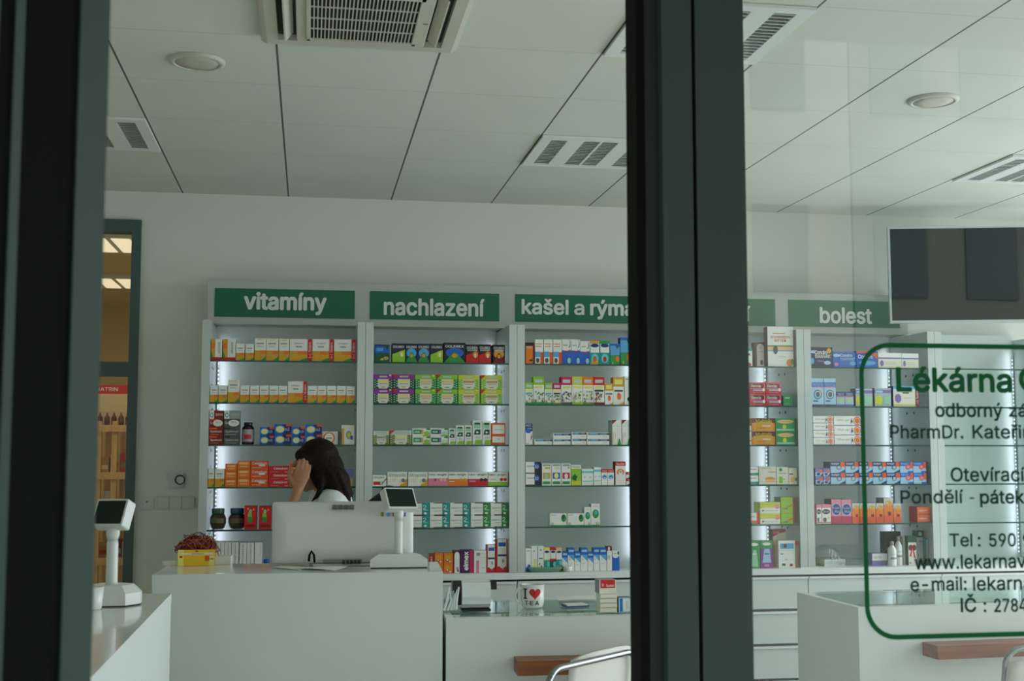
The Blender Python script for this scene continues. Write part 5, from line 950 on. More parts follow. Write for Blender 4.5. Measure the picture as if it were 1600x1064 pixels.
for p_ in o.data.polygons: p_.use_smooth = len(p_.vertices) < 5
bx(-hw + .012, hw - .012, .0452, .047, .03, mh, M_screen).build('screen', e)
def mon(px, py): q = at(px, py, Ym - .02); return q.x - (ml.x + mr.x) / 2, q.z - ZHI
b = MB()
x0, zt = mon(519, 788.5); x1, zb = mon(554, 796.5)
for r_ in range(3):
    for k in range(4): b.box(x0 + (x1 - x0) * (k + .05) / 4, x0 + (x1 - x0) * (k + .95) / 4, -.0195, -.0055, zb + (zt - zb) * (r_ + .2) / 3, zb + (zt - zb) * (r_ + .75) / 3, mat('vent_grey', (96, 102, 98), .6))
b.build('vent_slots', e)
b = MB(); x0, zt = mon(505, 875); x1, zb = mon(565, 883)
b.box(x0, x1, -.0135, -.006, max(.016, zb), zt, mat('port_panel', (120, 128, 124), .5))
for k in range(5): b.box(x0 + (x1 - x0) * (.5 + k * .1), x0 + (x1 - x0) * (.57 + k * .1), -.0145, -.0136, zb + (zt - zb) * .2, zb + (zt - zb) * .9, mat('port_dark', (24, 28, 30), .5))
b.build('port_panel', e)
for px, c_ in ((597.5, 'olive'), (607, 'sky'), (616, 'brown'), (632, 'violet')):
    x0, zc = mon(px, 803.5); bx(x0 - .006, x0 + .006, -.0192, -.0184, zc - .009, zc + .009, P(c_)).build('sticker', e)
b = MB(); b.prism([(-.12, -.0), (.12, -.0), (.14, .07), (-.14, .07)], 'z', .001, .011, M_plastc); b.build('stand_foot', e, bevel=.003)
b = MB(); x0, zc = mon(487, 870); b.tube([(x0 + .012, -.02, .02), (x0 + .010, -.04, .05), (x0, -.045, .066), (x0 - .008, -.035, .05), (x0 - .010, -.022, .025)], .0045, M_rub, 8); b.build('cable', e)

def customer_display(label, loc, base_pts, bh, pole_r, pole_h, head, yaw, tilt, roll, group='pole displays'):
    e = empty('pole_display', label, 'pole display', loc, 0, group)
    b = MB(); n = len(base_pts)
    cx = sum(p[0] for p in base_pts) / n; cy = sum(p[1] for p in base_pts) / n
    lv = [(1, .004), (.99, bh * .62), (.72, bh)]
    vs = [(cx + (x - cx) * s_, cy + (y - cy) * s_, z) for s_, z in lv for x, y in base_pts]
    b.add(vs, [(i * n + k, i * n + (k + 1) % n, (i + 1) * n + (k + 1) % n, (i + 1) * n + k) for i in range(2) for k in range(n)] + [tuple(range(2 * n, 3 * n)), tuple(range(n))[::-1]], M_plastc)
    b.add([(cx + (x - cx) * .97, cy + (y - cy) * .97, z) for z in (0, .004) for x, y in base_pts], [(k, (k + 1) % n, (k + 1) % n + n, k + n) for k in range(n)], M_rub)
    b.build('base', e)
    b = MB(); b.rev([(pole_r * 1.08, bh - .006), (pole_r, bh + .01), (pole_r * .97, pole_h - .012), (pole_r * .9, pole_h)], M_plastc, 24, M=Matrix.Translation((cx, cy, 0))); b.build('pole', e)
    b = MB(); b.rev([(pole_r * .85, pole_h), (pole_r * 1.15, pole_h + .015), (pole_r * 1.2, pole_h + .05), (pole_r * .8, pole_h + .055)], M_plastc, 20, M=Matrix.Translation((cx, cy, 0))); b.build('neck_joint', e)
    w_, h_, d_ = head
    hd = bpy.data.objects.new('display_head', None)
    b = MB(); b.prism(rrect(-w_ / 2, -h_ / 2, w_ / 2, h_ / 2, .006), 'y', -d_ / 2, d_ / 2, M_plastc)
    b.prism(rrect(-w_ * .38, -h_ * .36, w_ * .38, h_ * .36, .006), 'y', d_ / 2 + .0002, d_ / 2 + .012, M_plastc)
    o = b.build('display_head', e, (cx, cy, pole_h + .04 + h_ * .42), rot=(tilt, roll, yaw), bevel=.002)
    b = MB(); b.box(-w_ / 2 + .007, w_ / 2 - .007, -d_ / 2 - .0016, -d_ / 2 - .0002, -h_ / 2 + .007, h_ / 2 - .007, M_screen); b.build('display_screen', o)
    return e
p0 = atz(578, 889, ZHI); p1 = atz(670, 889, ZHI); ww = p1.x - p0.x; hgt = at(624, 797, 5.0).z - ZHI
customer_display('white pole display in front of the monitor on the high counter', (p0.x, p0.y + .004, ZHI + .0003), [(0, 0), (ww, 0), (ww * .97, .03), (ww * .93, .085), (ww * .07, .085), (ww * .03, .03)], .055, .0175, hgt - .04, (.138, .092, .04), .48, -.50, .03)
p0 = atz(142, 950, ZHI); p1 = atz(194, 950, ZHI)
ww = p1.x - p0.x; q = 1930 / 3.67
customer_display('white pole display on the counter beside the entrance door frame', (p0.x, p0.y + .004, ZHI + .0003), [(0, 0), (ww, 0), (ww + .038, .05), (ww + .038, .085), (ww * .8, .13), (.0, .13), (-.035, .08), (-.035, .04)], .062, .0175, .195, (.112, .088, .042), -.48, -.42, -.02)

e = empty('dark_stand_screen', 'dark tilted device half hidden behind the monitor and pole display', 'device', (at(600, 770, 5.24).x, 5.24, ZHI))
hz = at(600, 764, 5.24).z - ZHI; hb = at(572, 783, 5.24).z - ZHI
M_bk = mat('black_plastic', (18, 18, 20), .4)
b = MB(); b.prism([(-.078, hb - .01), (.045, hb - .06), (.06, hz - .005), (-.0, hz)], 'y', -.01, .015, M_bk); b.build('screen_back', e)
b = MB(); b.rev([(.034, 0), (.032, .008), (.02, .015), (.002, .018)], mat('dark_brown_dome', (40, 26, 24), .5), 20, M=Matrix.Translation((.022, .0, hz - .003))); b.build('dome', e)
b = MB(); b.tube([(.0, 0.004, .004), (.0, .004, hb)], .012, M_bk); b.rev([(.04, 0), (.04, .006), (.012, .01)], M_bk, 20, M=Matrix.Translation((0, .0, .0005))); b.build('stand', e)

# yellow box with rubber bands
Yb_ = atz(300, 884.5, ZHI).y; xa = at(277.5, 880, Yb_).x; xb = at(335, 880, Yb_).x; hb = at(305, 859, Yb_).z - ZHI; ww = xb - xa
b = MB(); t = .004
b.box(0, ww, 0, t, 0, hb, P('gold')); b.box(0, ww, .08 - t, .08, 0, hb, P('gold')); b.box(0, t, t, .08 - t, 0, hb, P('gold')); b.box(ww - t, ww, t, .08 - t, 0, hb, P('gold')); b.box(t, ww - t, t, .08 - t, 0, .004, P('kraft'))
def R_(x0, z0_, x1, z1, c, k): b.box(x0 * ww, x1 * ww, -.0003 * k, -.0003 * (k - 1) - .0001, z0_ * hb, z1 * hb, P(c))
R_(0, .02, 1, .98, 'yellow', 1); R_(.15, .68, .98, .8, 'cream', 2); R_(.36, .71, .7, .77, 'grey', 3); R_(0, .0, .16, 1, 'lyellow', 3); R_(.85, 0, 1, .62, 'lyellow', 3); R_(.05, .5, .13, .62, 'red', 4); R_(.74, .3, .86, .62, 'dorange', 4); R_(.88, .38, .98, .48, 'grey', 4); R_(.48, .86, .55, .94, 'red', 4)
o = b.build('open_carton', None, (xa, Yb_, ZHI + .0005)); tag(o, 'yellow open carton with fruit print on the left of the high counter', 'carton')
b = MB(); rnd = random.Random(11); ml_ = [mat('rubber_band_a', (150, 66, 48), .6), mat('rubber_band_b', (112, 34, 34), .6), mat('rubber_band_c', (176, 104, 70), .6), mat('rubber_band_d', (120, 28, 44), .6)]
for k in range(230):
    rr = rnd.uniform(.018, .036); u = rnd.uniform(-1, 1); v = rnd.uniform(-1, 1); f_ = max(0, 1 - u * u) * max(0, 1 - .5 * v * v)
    c_ = Vector((ww / 2 + u * ww * .42, .04 + v * .022, hb - .004 + f_ * .052 * rnd.uniform(.45, 1)))
    Mx = Matrix.Translation(c_) @ Matrix.Rotation(rnd.uniform(-.9, .9) - u * .7, 4, 'Y') @ Matrix.Rotation(rnd.uniform(-.9, .9), 4, 'X') @ Matrix.Rotation(rnd.uniform(0, 6), 4, 'Z')
    sx = rnd.uniform(.35, 1); pts = [Mx @ Vector((rr * math.cos(a), rr * sx * math.sin(a), .003 * math.sin(2 * a + k))) for a in [2 * PI * q / 14 for q in range(15)]]
    for p_ in pts:
        p_.z = max(p_.z, hb * .75 if .01 < p_.x < ww - .01 else hb * .8)
        p_.y = min(max(p_.y, .006), .074)
    b.tube(pts, .0016, ml_[k % 4], 5)
pts = [(ww - .01, .03, hb + .004), (ww + .012, .03, hb + .01), (ww + .02, .03, hb - .012), (ww + .008, .03, hb - .006), (ww + .016, .028, hb - .03)]
b.tube(pts, .0016, ml_[3], 5)
o = b.build('rubber_bands', None, (xa, Yb_, ZHI + .0008)); tag(o, 'heap of red and orange rubber bands piled in the yellow carton', 'rubber bands', None, 'stuff')
xc = at(347.5, 880, Yb_ + .06).x
tag(bx(-.034, .034, 0, .09, 0, .034, P('white')).build('small_white_carton', None, (xc, Yb_ + .03, ZHI + .0005), -.05), 'plain white carton lying right of the yellow carton on the high counter', 'carton')
p = atz(268, 886, ZHI); tag(bx(-.03, .02, 0, .07, 0, .014, P('white')).build('folded_paper', None, (p.x, p.y + .06, ZHI + .0005), .3), 'folded white paper left behind the yellow carton', 'paper')
def sheet(name, pts, z, label, curl=.006, grp=None):
    P_ = [atz(px, py, z) for px, py in pts]; b = MB(); n = 8; vs = []
    for i in range(n + 1):
        for j in range(n + 1):
            u, v = i / n, j / n; q = (P_[0] * (1 - u) + P_[1] * u) * (1 - v) + (P_[3] * (1 - u) + P_[2] * u) * v
            vs.append((q.x, q.y, z + .001 + curl * (math.sin(PI * u) * .6 + (u * v) ** 2)))
    f = [(i * (n + 1) + j, (i + 1) * (n + 1) + j, (i + 1) * (n + 1) + j + 1, i * (n + 1) + j + 1) for i in range(n) for j in range(n)]
    m_ = mat('paper', (232, 234, 230), .7); b.add(vs, f, m_, True); b.add([(x, y, zz - .0006) for x, y, zz in vs], [g[::-1] for g in f], m_, True)
    return tag(b.build(name), label, 'paper', grp)
sheet('paper_sheet', [(452, 889.5), (522, 892), (544, 888), (480, 886.5)], ZHI, 'loose white sheet of paper in front of the monitor', .008)
sheet('paper_sheet', [(426, 887), (470, 891.5), (478, 887), (440, 884)], ZHI + .0005, 'second white sheet sticking out at the left under the loose paper', .002)
# white cup beside the entrance counter display
p = atz(148, 934, ZHI); b = MB(); r = .030
b.rev([(r * .72, 0), (r * .8, .004), (r, .066), (r * .94, .066), (r * .74, .008), (.001, .007)], M_wb, 28)
tag(b.build('white_cup', None, (at(146, 930, 3.86).x, 3.86, ZHI + .0005)), 'white paper cup on the entrance counter behind the pole display', 'cup')

# ------------------------------------------------------------------ things on the mug counter
p = atz(833, 951, ZLO); rr = (at(851, 930, p.y + .04).x - at(814, 930, p.y + .04).x) / 2
cxm = at(832.5, 930, p.y + .04).x; hm = at(832, 913, p.y + .04).z - ZLO
e = empty('mug', 'white mug reading I love TEA with a red heart', 'mug', (cxm, p.y + rr, ZLO + .0005))
M_mug = mat('white_glazed_ceramic', (226, 228, 222), .12)
b = MB(); b.rev([(rr * .8, 0), (rr * .86, .004), (rr * .93, .012), (rr * .97, .03), (rr, hm), (rr * .93, hm - .001), (rr * .9, .03), (rr * .7, .008), (.001, .007)], M_mug, 40); b.build('cup_body', e)
b = MB(); pts = [(-rr * .95 * math.cos(0) - .026 * math.sin(t) - .0, -.012, hm * .52 + hm * .33 * math.cos(t)) for t in [PI * k / 14 for k in range(15)]]
b.tube(pts, [.0055 + .001 * math.cos(2 * PI * k / 14) for k in range(15)], M_mug, 10); b.build('handle', e)
def wrap(b, t, x0, z0_, x1, z1, m, bold=.0, vsfs=None):
    vs, fs, (a, bb, c, d) = vsfs or text_geo(t)
    for k, (ddx, ddz) in enumerate([(0, 0), (bold, 0), (-bold, 0), (0, bold), (0, -bold)] if bold else [(0, 0)]):
        o = []
        for v in vs:
            x = x0 + ddx + (v[0] - a) / (c - a) * (x1 - x0); z = z0_ + ddz + (v[1] - bb) / (d - bb) * (z1 - z0_); an = x / rr; R2 = rr * (.97 + .03 * z / hm) + .0012 + .00005 * k
            o.append((R2 * math.sin(an), -R2 * math.cos(an), z))
        b.add(o, fs, m)
def mz(py): return at(832, py, p.y).z - ZLO
def mxx(px): return at(px, 930, p.y).x - cxm
b = MB(); i0, i1 = mxx(816.8), mxx(823.6); w_ = (i1 - i0)
for (u0, v0, u1, v1) in ((.28, 0, .72, 1), (0, .86, 1, 1), (0, 0, 1, .14)):
    wrap(b, '', i0 + u0 * w_, mz(936.5) + v0 * (mz(920) - mz(936.5)), i0 + u1 * w_, mz(936.5) + v1 * (mz(920) - mz(936.5)), P('black'), vsfs=([(0, 0), (1, 0), (1, 1), (0, 1)], [(0, 1, 2, 3)], (0, 0, 1, 1)))
b.build('letter_i', e)
hp = []
for k in range(40):
    t = 2 * PI * k / 40; hp.append((16 * math.sin(t) ** 3, 13 * math.cos(t) - 5 * math.cos(2 * t) - 2 * math.cos(3 * t) - math.cos(4 * t)))
hp = hp[::-1]; hx = [q[0] for q in hp]; hy_ = [q[1] for q in hp]
b = MB(); wrap(b, '', mxx(827), mz(938), mxx(845.3), mz(920.5), P('red'), vsfs=(hp, [tuple(range(40))], (min(hx), min(hy_), max(hx), max(hy_)))); b.build('heart', e)
b = MB()
for ch, a_, c_ in (('T', 819.5, 825), ('E', 828, 833.2), ('A', 836.2, 842.5)): wrap(b, ch, mxx(a_), mz(946), mxx(c_), mz(939.2), P('black'), .0004)
b.build('tea_lettering', e)
# receipt-roll like device with black ends
Yd = 5.02; xa = at(722, 930, Yd).x; xb = at(767, 930, Yd).x; zt = at(745, 908, Yd).z - ZLO; ww = xb - xa
e = empty('roll_holder', 'ribbed silver roll holder with black end clips standing left of the mug', 'holder', (xa, Yd, ZLO + .0005))
M_foil = mat('silver_film', (214, 220, 220), .25)
b = MB(); pr = []
for k in range(25):
    t = -PI * .5 + 2 * PI * k / 25; R2 = 1 + .06 * (k % 2); pr.append((.045 + .045 * math.copysign(abs(math.cos(t)) ** .7, math.cos(t)) * R2, zt * .54 + zt * .44 * math.copysign(abs(math.sin(t)) ** .7, math.sin(t)) * R2))
b.prism(pr, 'x', 0, ww, M_foil); b.build('roll', e)
b = MB(); b.prism([(.01, zt * .62), (.06, zt * .55), (.07, zt * .98), (.02, zt)], 'x', -.036, -.0005, M_bk); b.prism([(.02, zt * .2), (.05, zt * .2), (.06, zt * .6), (.015, zt * .6)], 'x', -.02, -.0006, M_bk); b.build('end_clip', e)
b = MB(); b.prism([(.01, zt * .7), (.06, zt * .68), (.07, zt * .98), (.02, zt)], 'x', ww + .0005, ww + .026, M_bk); b.build('end_clip', e)
b = MB(); b.box(-.0, ww, -.004, .08, .0005, zt * .07, M_bk); b.build('base', e, bevel=.002)
# clear tubes bundle
e = empty('plastic_tube_bundle', 'bundle of clear plastic tubes lying beside the high counter corner', 'tubes', (at(705, 955, 4.94).x + .002, 4.97, ZLO + .0005)); M_clr = mat('frosted_plastic', (190, 200, 198), .25)
rnd = random.Random(5)
for k in range(9):
    b = MB(); x_ = -.028 + .013 * (k % 5) + rnd.uniform(-.003, .003); y_ = .01 + .018 * (k // 5)
    b.tube([(x_, y_, .009 + .001 * k), (x_ + rnd.uniform(.0, .02), y_ + .02, .045), (x_ + rnd.uniform(.012, .03), y_ + .045, rnd.uniform(.07, .1))], [.007, .006, .004], M_clr, 8); b.build('clear_tube', e)
# notebook, papers, box stack
pn = atz(903, 948.5, ZLO)
e = empty('spiral_notepad', 'small white notepad with blue cover and spiral right of the mug', 'notepad', (pn.x, pn.y, ZLO + .0005), .12)
b = MB(); b.box(-.05, .05, 0, .07, 0, .004, P('dblue')); b.build('cover', e)
b = MB(); b.box(-.046, .046, .004, .068, .0042, .009, P('white')); b.build('pages', e)
b = MB()
for k in range(9): b.rev([(.006, -.001), (.006, .001)], P('dblue'), 12, M=Matrix.Translation((-.052, .006 + k * .0072, .006)) @ Matrix.Rotation(PI / 2, 4, 'X'), cap=False)
b.build('spiral', e)
sheet('paper_sheet', [(873, 938.5), (935, 937), (928, 931.5), (872, 932)], ZLO, 'blank white paper lying behind the spiral notepad', .003)
ps = atz(950, 957.5, ZLO); xa = at(937.8, 940, ps.y).x; xb = at(964, 940, ps.y).x; zt = at(950, 928, ps.y).z - ZLO; hh = zt / 4
for k in range(4):
    b = MB(); w_ = (xb - xa); b.box(-w_ / 2, w_ / 2, 0, .07, 0, hh - .001, P('cream')); b.box(-w_ / 2 + .004, w_ / 2 - .004, -.0004, -.0001, .001, .002, P('dk'))
    tag(b.build('stacked_carton', None, ((xa + xb) / 2 + .0008 * (k % 2), ps.y, ZLO + .0005 + k * hh)), '%s plain white carton in the stack right of the notepad' % ['lowest', 'second lowest', 'third lowest', 'uppermost'][k], 'carton', 'white cartons stacked on the mug counter')
D['topb'] = ('cream', [('r', .06, .4, .94, 1, 'red'), ('x', 'Ibumax', .42, .5, .88, .68, 'white', .02), ('e', .2, .64, .08, .13, 'pink'), ('r', .6, .12, .9, .18, 'lgrey')], 'grey')
o = carton(xb - xa, at(950, 906, ps.y).z - ZLO - zt - .001, .07, 'topb').build('medicine_box', None, ((xa + xb) / 2 - .003, ps.y, ZLO + .001 + zt), .03); tag(o, 'red and white box crowning the stack of white cartons', 'box')
D['bl2'] = ('lblue', [('r', .1, .05, .3, .95, 'blue'), ('r', .35, .08, .9, .92, 'white'), ('v', 'roztok', .5, .2, .75, .8, 'grey')], 'dgrey')
xa = at(966.5, 940, ps.y).x; xb = at(987, 940, ps.y).x
o = carton(xb - xa, at(975, 934, ps.y).z - ZLO, .05, 'bl2').build('medicine_box', None, ((xa + xb) / 2, ps.y, ZLO + .0005)); tag(o, 'small blue and white box right of the white carton stack, at the post', 'box')

# ------------------------------------------------------------------ chairs
M_shell = mat('white_chair_shell', (214, 216, 208), .4)
def chair(loc, rz, label, dh=0., dw=.018):
    # back of the chair faces -y (the camera); seat towards +y
    e = empty('chair', label, 'chair', loc, rz, 'white chairs with chrome tubes in front of the counters')
    w_ = .27; Hh = .88 if dh else .86
    # curved back shell
    b = MB(); n = 12; m_ = 8; vs = []
    for i in range(n + 1):
        u = -1 + 2 * i / n
        for j in range(m_ + 1):
            v = j / m_; x = (dw if dh else 0) + u * (w_ - dw * (.8 if dh else 1)) * (1 - .12 * (1 - v) ** 2 if v < .5 else 1); z = .47 + (Hh - .035 + dh - .47) * v - .02 * abs(u) ** 3 * (1 if v > .9 else 0); y = .045 * (1 - u * u) * -.4 + .06 * (1 - v)
            vs.append((x, y + (.004 if dh == 0 else .03), z))
    f = [(i * (m_ + 1) + j, (i + 1) * (m_ + 1) + j, (i + 1) * (m_ + 1) + j + 1, i * (m_ + 1) + j + 1) for i in range(n) for j in range(m_)]
    b.add(vs, f, M_shell, True); o = b.build('backrest', e); sd = o.modifiers.new('thick', 'SOLIDIFY'); sd.thickness = .014; sd.offset = 0
    b = MB(); b.prism(rrect(-.215, .07, .215, .47, .06), 'z', .425, .45, M_shell); b.build('seat', e, bevel=.008)
    b = MB(); pts = [(-w_, .06, .44), (-w_, .02, .65)] + [(x, -.002, z) for x, z in arc(-w_ + .07, Hh - .07, .07, PI, PI / 2, 6)] + [(x, -.002, z) for x, z in arc(w_ - .07, Hh - .07, .07, PI / 2, 0, 6)] + [(w_, .02, .65), (w_, .06, .44)]
    b.tube(pts, .0115, M_chrome, 12); b.build('back_frame', e)
    for sx in (-1, 1):
        b = MB(); b.tube([(sx * w_, .06, .44), (sx * w_, .03, .25), (sx * (w_ + .01), -.03, .012)], .0115, M_chrome, 12); b.build('leg', e)
        b = MB(); b.tube([(sx * w_, .06, .415), (sx * w_, .42, .415), (sx * w_, .455, .38), (sx * (w_ + .005), .48, .012)], .0115, M_chrome, 12); b.build('leg', e)
    return e
q = at(1567, 1045, 4.35); chair((q.x + .27, 4.35, 0), .05, 'white chair with chrome frame at the lower right corner')
q = at(857, 1055, 4.05); ca = math.radians(42); chair((q.x + .27 * math.cos(ca) - .005, 4.05 + .27 * math.sin(ca) - .0, 0), ca, 'white chair with chrome frame standing askew before the mug counter', .06, .10)

# ------------------------------------------------------------------ lettering on the shop window
M_lg = mat('window_lettering_green', (0, 70, 36), .5, spec=.1); M_ld = mat('window_lettering_dark_green', (10, 44, 32), .5, spec=.1)
YL = YG + .0085
lines = [('Lékárna', 1402, 1580, 610.5, 575, True), ('C', 1594, 1626, 610.5, 575, True), ('odborný', 1462, 1566, 650.8, 630, False), ('zástupce', 1577, 1690, 650.8, 632, False), ('PharmDr.', 1391, 1505, 684.6, 664.5, False), ('Kateřina', 1520, 1628, 684.6, 664.5, False),
         ('Otevírací', 1486, 1601, 752, 731, False), ('Pondělí', 1407.5, 1505, 786.5, 766.5, False), ('-', 1515, 1522, 0, 0, False), ('pátek', 1532, 1600, 786.5, 766.5, False), ('Tel', 1484, 1519, 853.8, 834, False), (':', 1528, 1532, 853.8, 839, False), ('590', 1546, 1587, 853.8, 834, False), ('9', 1599, 1611, 853.8, 834, False),
         ('www.lekarnav', 1429.5, 1603, 889.5, 868, False), ('e-mail:', 1423, 1510, 923.5, 903, False), ('lekarna', 1521, 1612, 922.5, 901.5, False), ('IČ', 1502, 1525, 956, 935, False), (':', 1537, 1541, 956, 941, False), ('2784', 1554, 1604, 956, 936, False)]
wp = w1
b = MB(); A = at(1344.5, 539, YL); B_ = at(1357, 999.5, YL)
x0 = (at(1345, 600, YL).x + at(1349, 940, YL).x) / 2; x1 = x0 + 1.02; z1 = at(1420, 536, YL).z; z0 = at(1400, 999.5, YL).z; th = .0092
out = rrect(x0, z0, x1, z1, .062, 10); inn = rrect(x0 + th, z0 + th, x1 - th, z1 - th, .053, 10); n = len(out)
b.add([(x, YL, z) for x, z in out] + [(x, YL, z) for x, z in inn], [(k, (k + 1) % n, (k + 1) % n + n, k + n) for k in range(n)], M_lg)
b.build('lettering_frame', wp)
# glyph metrics: place every word so that its baseline and cap height match
for t, a, c, base, cap, big in lines:
    m = M_lg if big else M_ld
    if t == '-':
        b = MB(); p_ = at(a, 779.5, YL); q_ = at(c, 777, YL); b.box(p_.x, q_.x, YL - .0003, YL, p_.z, q_.z, m); b.build('lettering_line', wp); continue
    vs, fs, (ga, gb, gc, gd) = text_geo(t, True); cv = text_geo('H')[2][3]
    xa = at(a, base, YL).x; xb = at(c, base, YL).x; zb = at(a, base, YL).z; zc = at(a, cap, YL).z
    capg = cv if t[0] not in ':' else text_geo(':')[2][3]
    s_ = (zc - zb) / capg
    b = MB(); b.text(t, xa, zb + gb * s_, xb, zb + gd * s_, YL, m, bold=.05 if big else .032, fine=True); b.build('lettering_line', wp)

# ------------------------------------------------------------------ the person behind the high counter
def eval_mesh(o):
    dg = bpy.context.evaluated_depsgraph_get(); dg.update()
    me = bpy.data.meshes.new_from_object(o.evaluated_get(dg)); return me
def blob(c, r, rot=(0, 0, 0), seg=24):
    vs = []; fs = []; rings = seg // 2
    M = Matrix.Translation(c) @ Matrix.Rotation(rot[2], 4, 'Z') @ Matrix.Rotation(rot[1], 4, 'Y') @ Matrix.Rotation(rot[0], 4, 'X')
    for i in range(rings + 1):
        t = PI * i / rings
        for k in range(seg): a = 2 * PI * k / seg; vs.append(tuple(M @ Vector((r[0] * math.sin(t) * math.cos(a), r[1] * math.sin(t) * math.sin(a), r[2] * math.cos(t)))))
    for i in range(rings):
        for k in range(seg): fs.append((i * seg + k, (i + 1) * seg + k, (i + 1) * seg + (k + 1) % seg, i * seg + (k + 1) % seg))
    return vs, fs
def skin_geo(verts, edges, root=0, sub=2):
    # tapered limbs: every edge a closed elliptic cone, every joint an ellipsoid; fuse() melts them into one surface
    V_ = []; F_ = []
    def put(vs, fs):
        n = len(V_); V_.extend(vs); F_.extend([tuple(n + a for a in f) for f in fs])
    for v in verts:
        r = v[3]; rx, ry = r if isinstance(r, tuple) else (r, r)
        put(*blob(v[:3], (rx, ry, min(rx, ry)), seg=14))
    for i, j in edges:
        A, B = Vector(verts[i][:3]), Vector(verts[j][:3]); ra, rb = verts[i][3], verts[j][3]
        ra = ra if isinstance(ra, tuple) else (ra, ra); rb = rb if isinstance(rb, tuple) else (rb, rb)
        t = (B - A).normalized(); ux = Vector((1, 0, 0)); ux = ux - t * ux.dot(t)
        if ux.length < .2: ux = Vector((0, 0, 1)) - t * t.z
        ux.normalize(); uy = t.cross(ux); seg = 14; vs = []
        if uy.dot(Vector((0, 1, 0))) < 0: uy = -uy
        for P_, r in ((A, ra), (B, rb)):
            vs += [tuple(P_ + ux * r[0] * math.cos(2 * PI * k / seg) + uy * r[1] * math.sin(2 * PI * k / seg)) for k in range(seg)]
        fs = [(k, (k + 1) % seg, (k + 1) % seg + seg, k + seg) for k in range(seg)] + [tuple(range(seg))[::-1], tuple(range(seg, 2 * seg))]
        put(vs, fs)
    return V_, F_
def fuse(name, geos, voxel, m, parent, smooth=6, loc=(0, 0, 0)):
    V_ = []; F_ = []
    for vs, fs in geos:
        n = len(V_); V_ += vs; F_ += [tuple(n + a for a in f) for f in fs]
    me = bpy.data.meshes.new(name); me.from_pydata(V_, [], F_); o = bpy.data.objects.new(name, me); COL.objects.link(o)
    r = o.modifiers.new('r', 'REMESH'); r.mode = 'VOXEL'; r.voxel_size = voxel
    s_ = o.modifiers.new('s', 'SMOOTH'); s_.iterations = smooth; s_.factor = .5
    m2 = eval_mesh(o); bpy.data.objects.remove(o)
    m2.name = name; m2.materials.clear(); m2.materials.append(m)
    for p in m2.polygons: p.use_smooth = True; p.material_index = 0
    o = bpy.data.objects.new(name, m2); COL.objects.link(o); o.location = loc; o.parent = parent
    return o
M_skin = mat('skin', (172, 122, 94), .55, noise=.05, nscale=12)
M_hair = mat('dark_brown_hair', (26, 15, 12), .6, spec=.15, noise=.5, nscale=90, bump=.5)
M_shirt = mat('white_shirt', (214, 222, 222), .8, bump=.15, nscale=14)
M_trou = mat('dark_trousers', (44, 46, 56), .85)
YP = 5.85
pe = empty('person', 'person with long dark hair and white shirt, hand on cheek, behind the monitor', 'person', (at(518, 760, YP).x, YP, 0)); pe.scale = (.985, .985, .985)
# front of the body is -x ; the side towards the camera is -y (left side)
hx_, hz_ = -.085, 1.548
bodyv = [(.03, 0, .93, (.12, .15)), (.02, 0, 1.08, (.10, .125)), (.01, 0, 1.22, (.11, .14)), (-.005, 0, 1.34, (.10, .15)), (-.02, 0, 1.41, .062), (-.045, 0, 1.47, .05),
         (.04, -.085, .86, .085), (.03, -.09, .48, .058), (.04, -.095, .09, .038), (-.06, -.1, .035, .035), (-.13, -.1, .03, .03),
         (.04, .085, .86, .085), (.05, .09, .48, .058), (.07, .095, .09, .038), (-.03, .1, .035, .035), (-.10, .1, .03, .03),
         (.0, -.12, 1.375, .055), (.0, -.165, 1.36, .05), (-.10, -.20, 1.24, .040), (-.215, -.20, 1.20, .036), (-.19, -.165, 1.32, .031), (-.158, -.118, 1.435, .024),
         (.0, .12, 1.375, .055), (.0, .165, 1.36, .05), (.02, .20, 1.22, .042), (.02, .21, 1.08, .036), (-.06, .19, .98, .030), (-.15, .16, .93, .022)]
bodye = [(0, 1), (1, 2), (2, 3), (3, 4), (4, 5), (0, 6), (6, 7), (7, 8), (8, 9), (9, 10), (0, 11), (11, 12), (12, 13), (13, 14), (14, 15), (3, 16), (16, 17), (17, 18), (18, 19), (19, 20), (20, 21), (3, 22), (22, 23), (23, 24), (24, 25), (25, 26), (26, 27)]
geos = [skin_geo(bodyv, bodye)]
HR = -.22  # head pitched forward (looking down to the left)
HM = Matrix.Translation((hx_, 0, hz_)) @ Matrix.Rotation(HR, 4, 'Y')
def hb(c, r): q = HM @ Vector(c); return blob(tuple(q), r, (0, HR, 0))
geos += [hb((.012, 0, .02), (.092, .074, .086)), hb((-.035, 0, -.035), (.056, .056, .07)), hb((-.052, 0, -.088), (.026, .026, .022)),
         hb((-.088, 0, -.018), (.017, .013, .026)), hb((-.102, 0, -.030), (.013, .015, .011)), hb((-.083, 0, .028), (.02, .046, .012)),
         hb((-.085, 0, -.055), (.012, .025, .006)), hb((-.083, 0, -.066), (.013, .022, .007)), hb((.005, -.074, -.02), (.014, .008, .028)), hb((.005, .074, -.02), (.014, .008, .028)),
         hb((-.06, -.042, -.03), (.03, .022, .03)), hb((-.06, .042, -.03), (.03, .022, .03))]
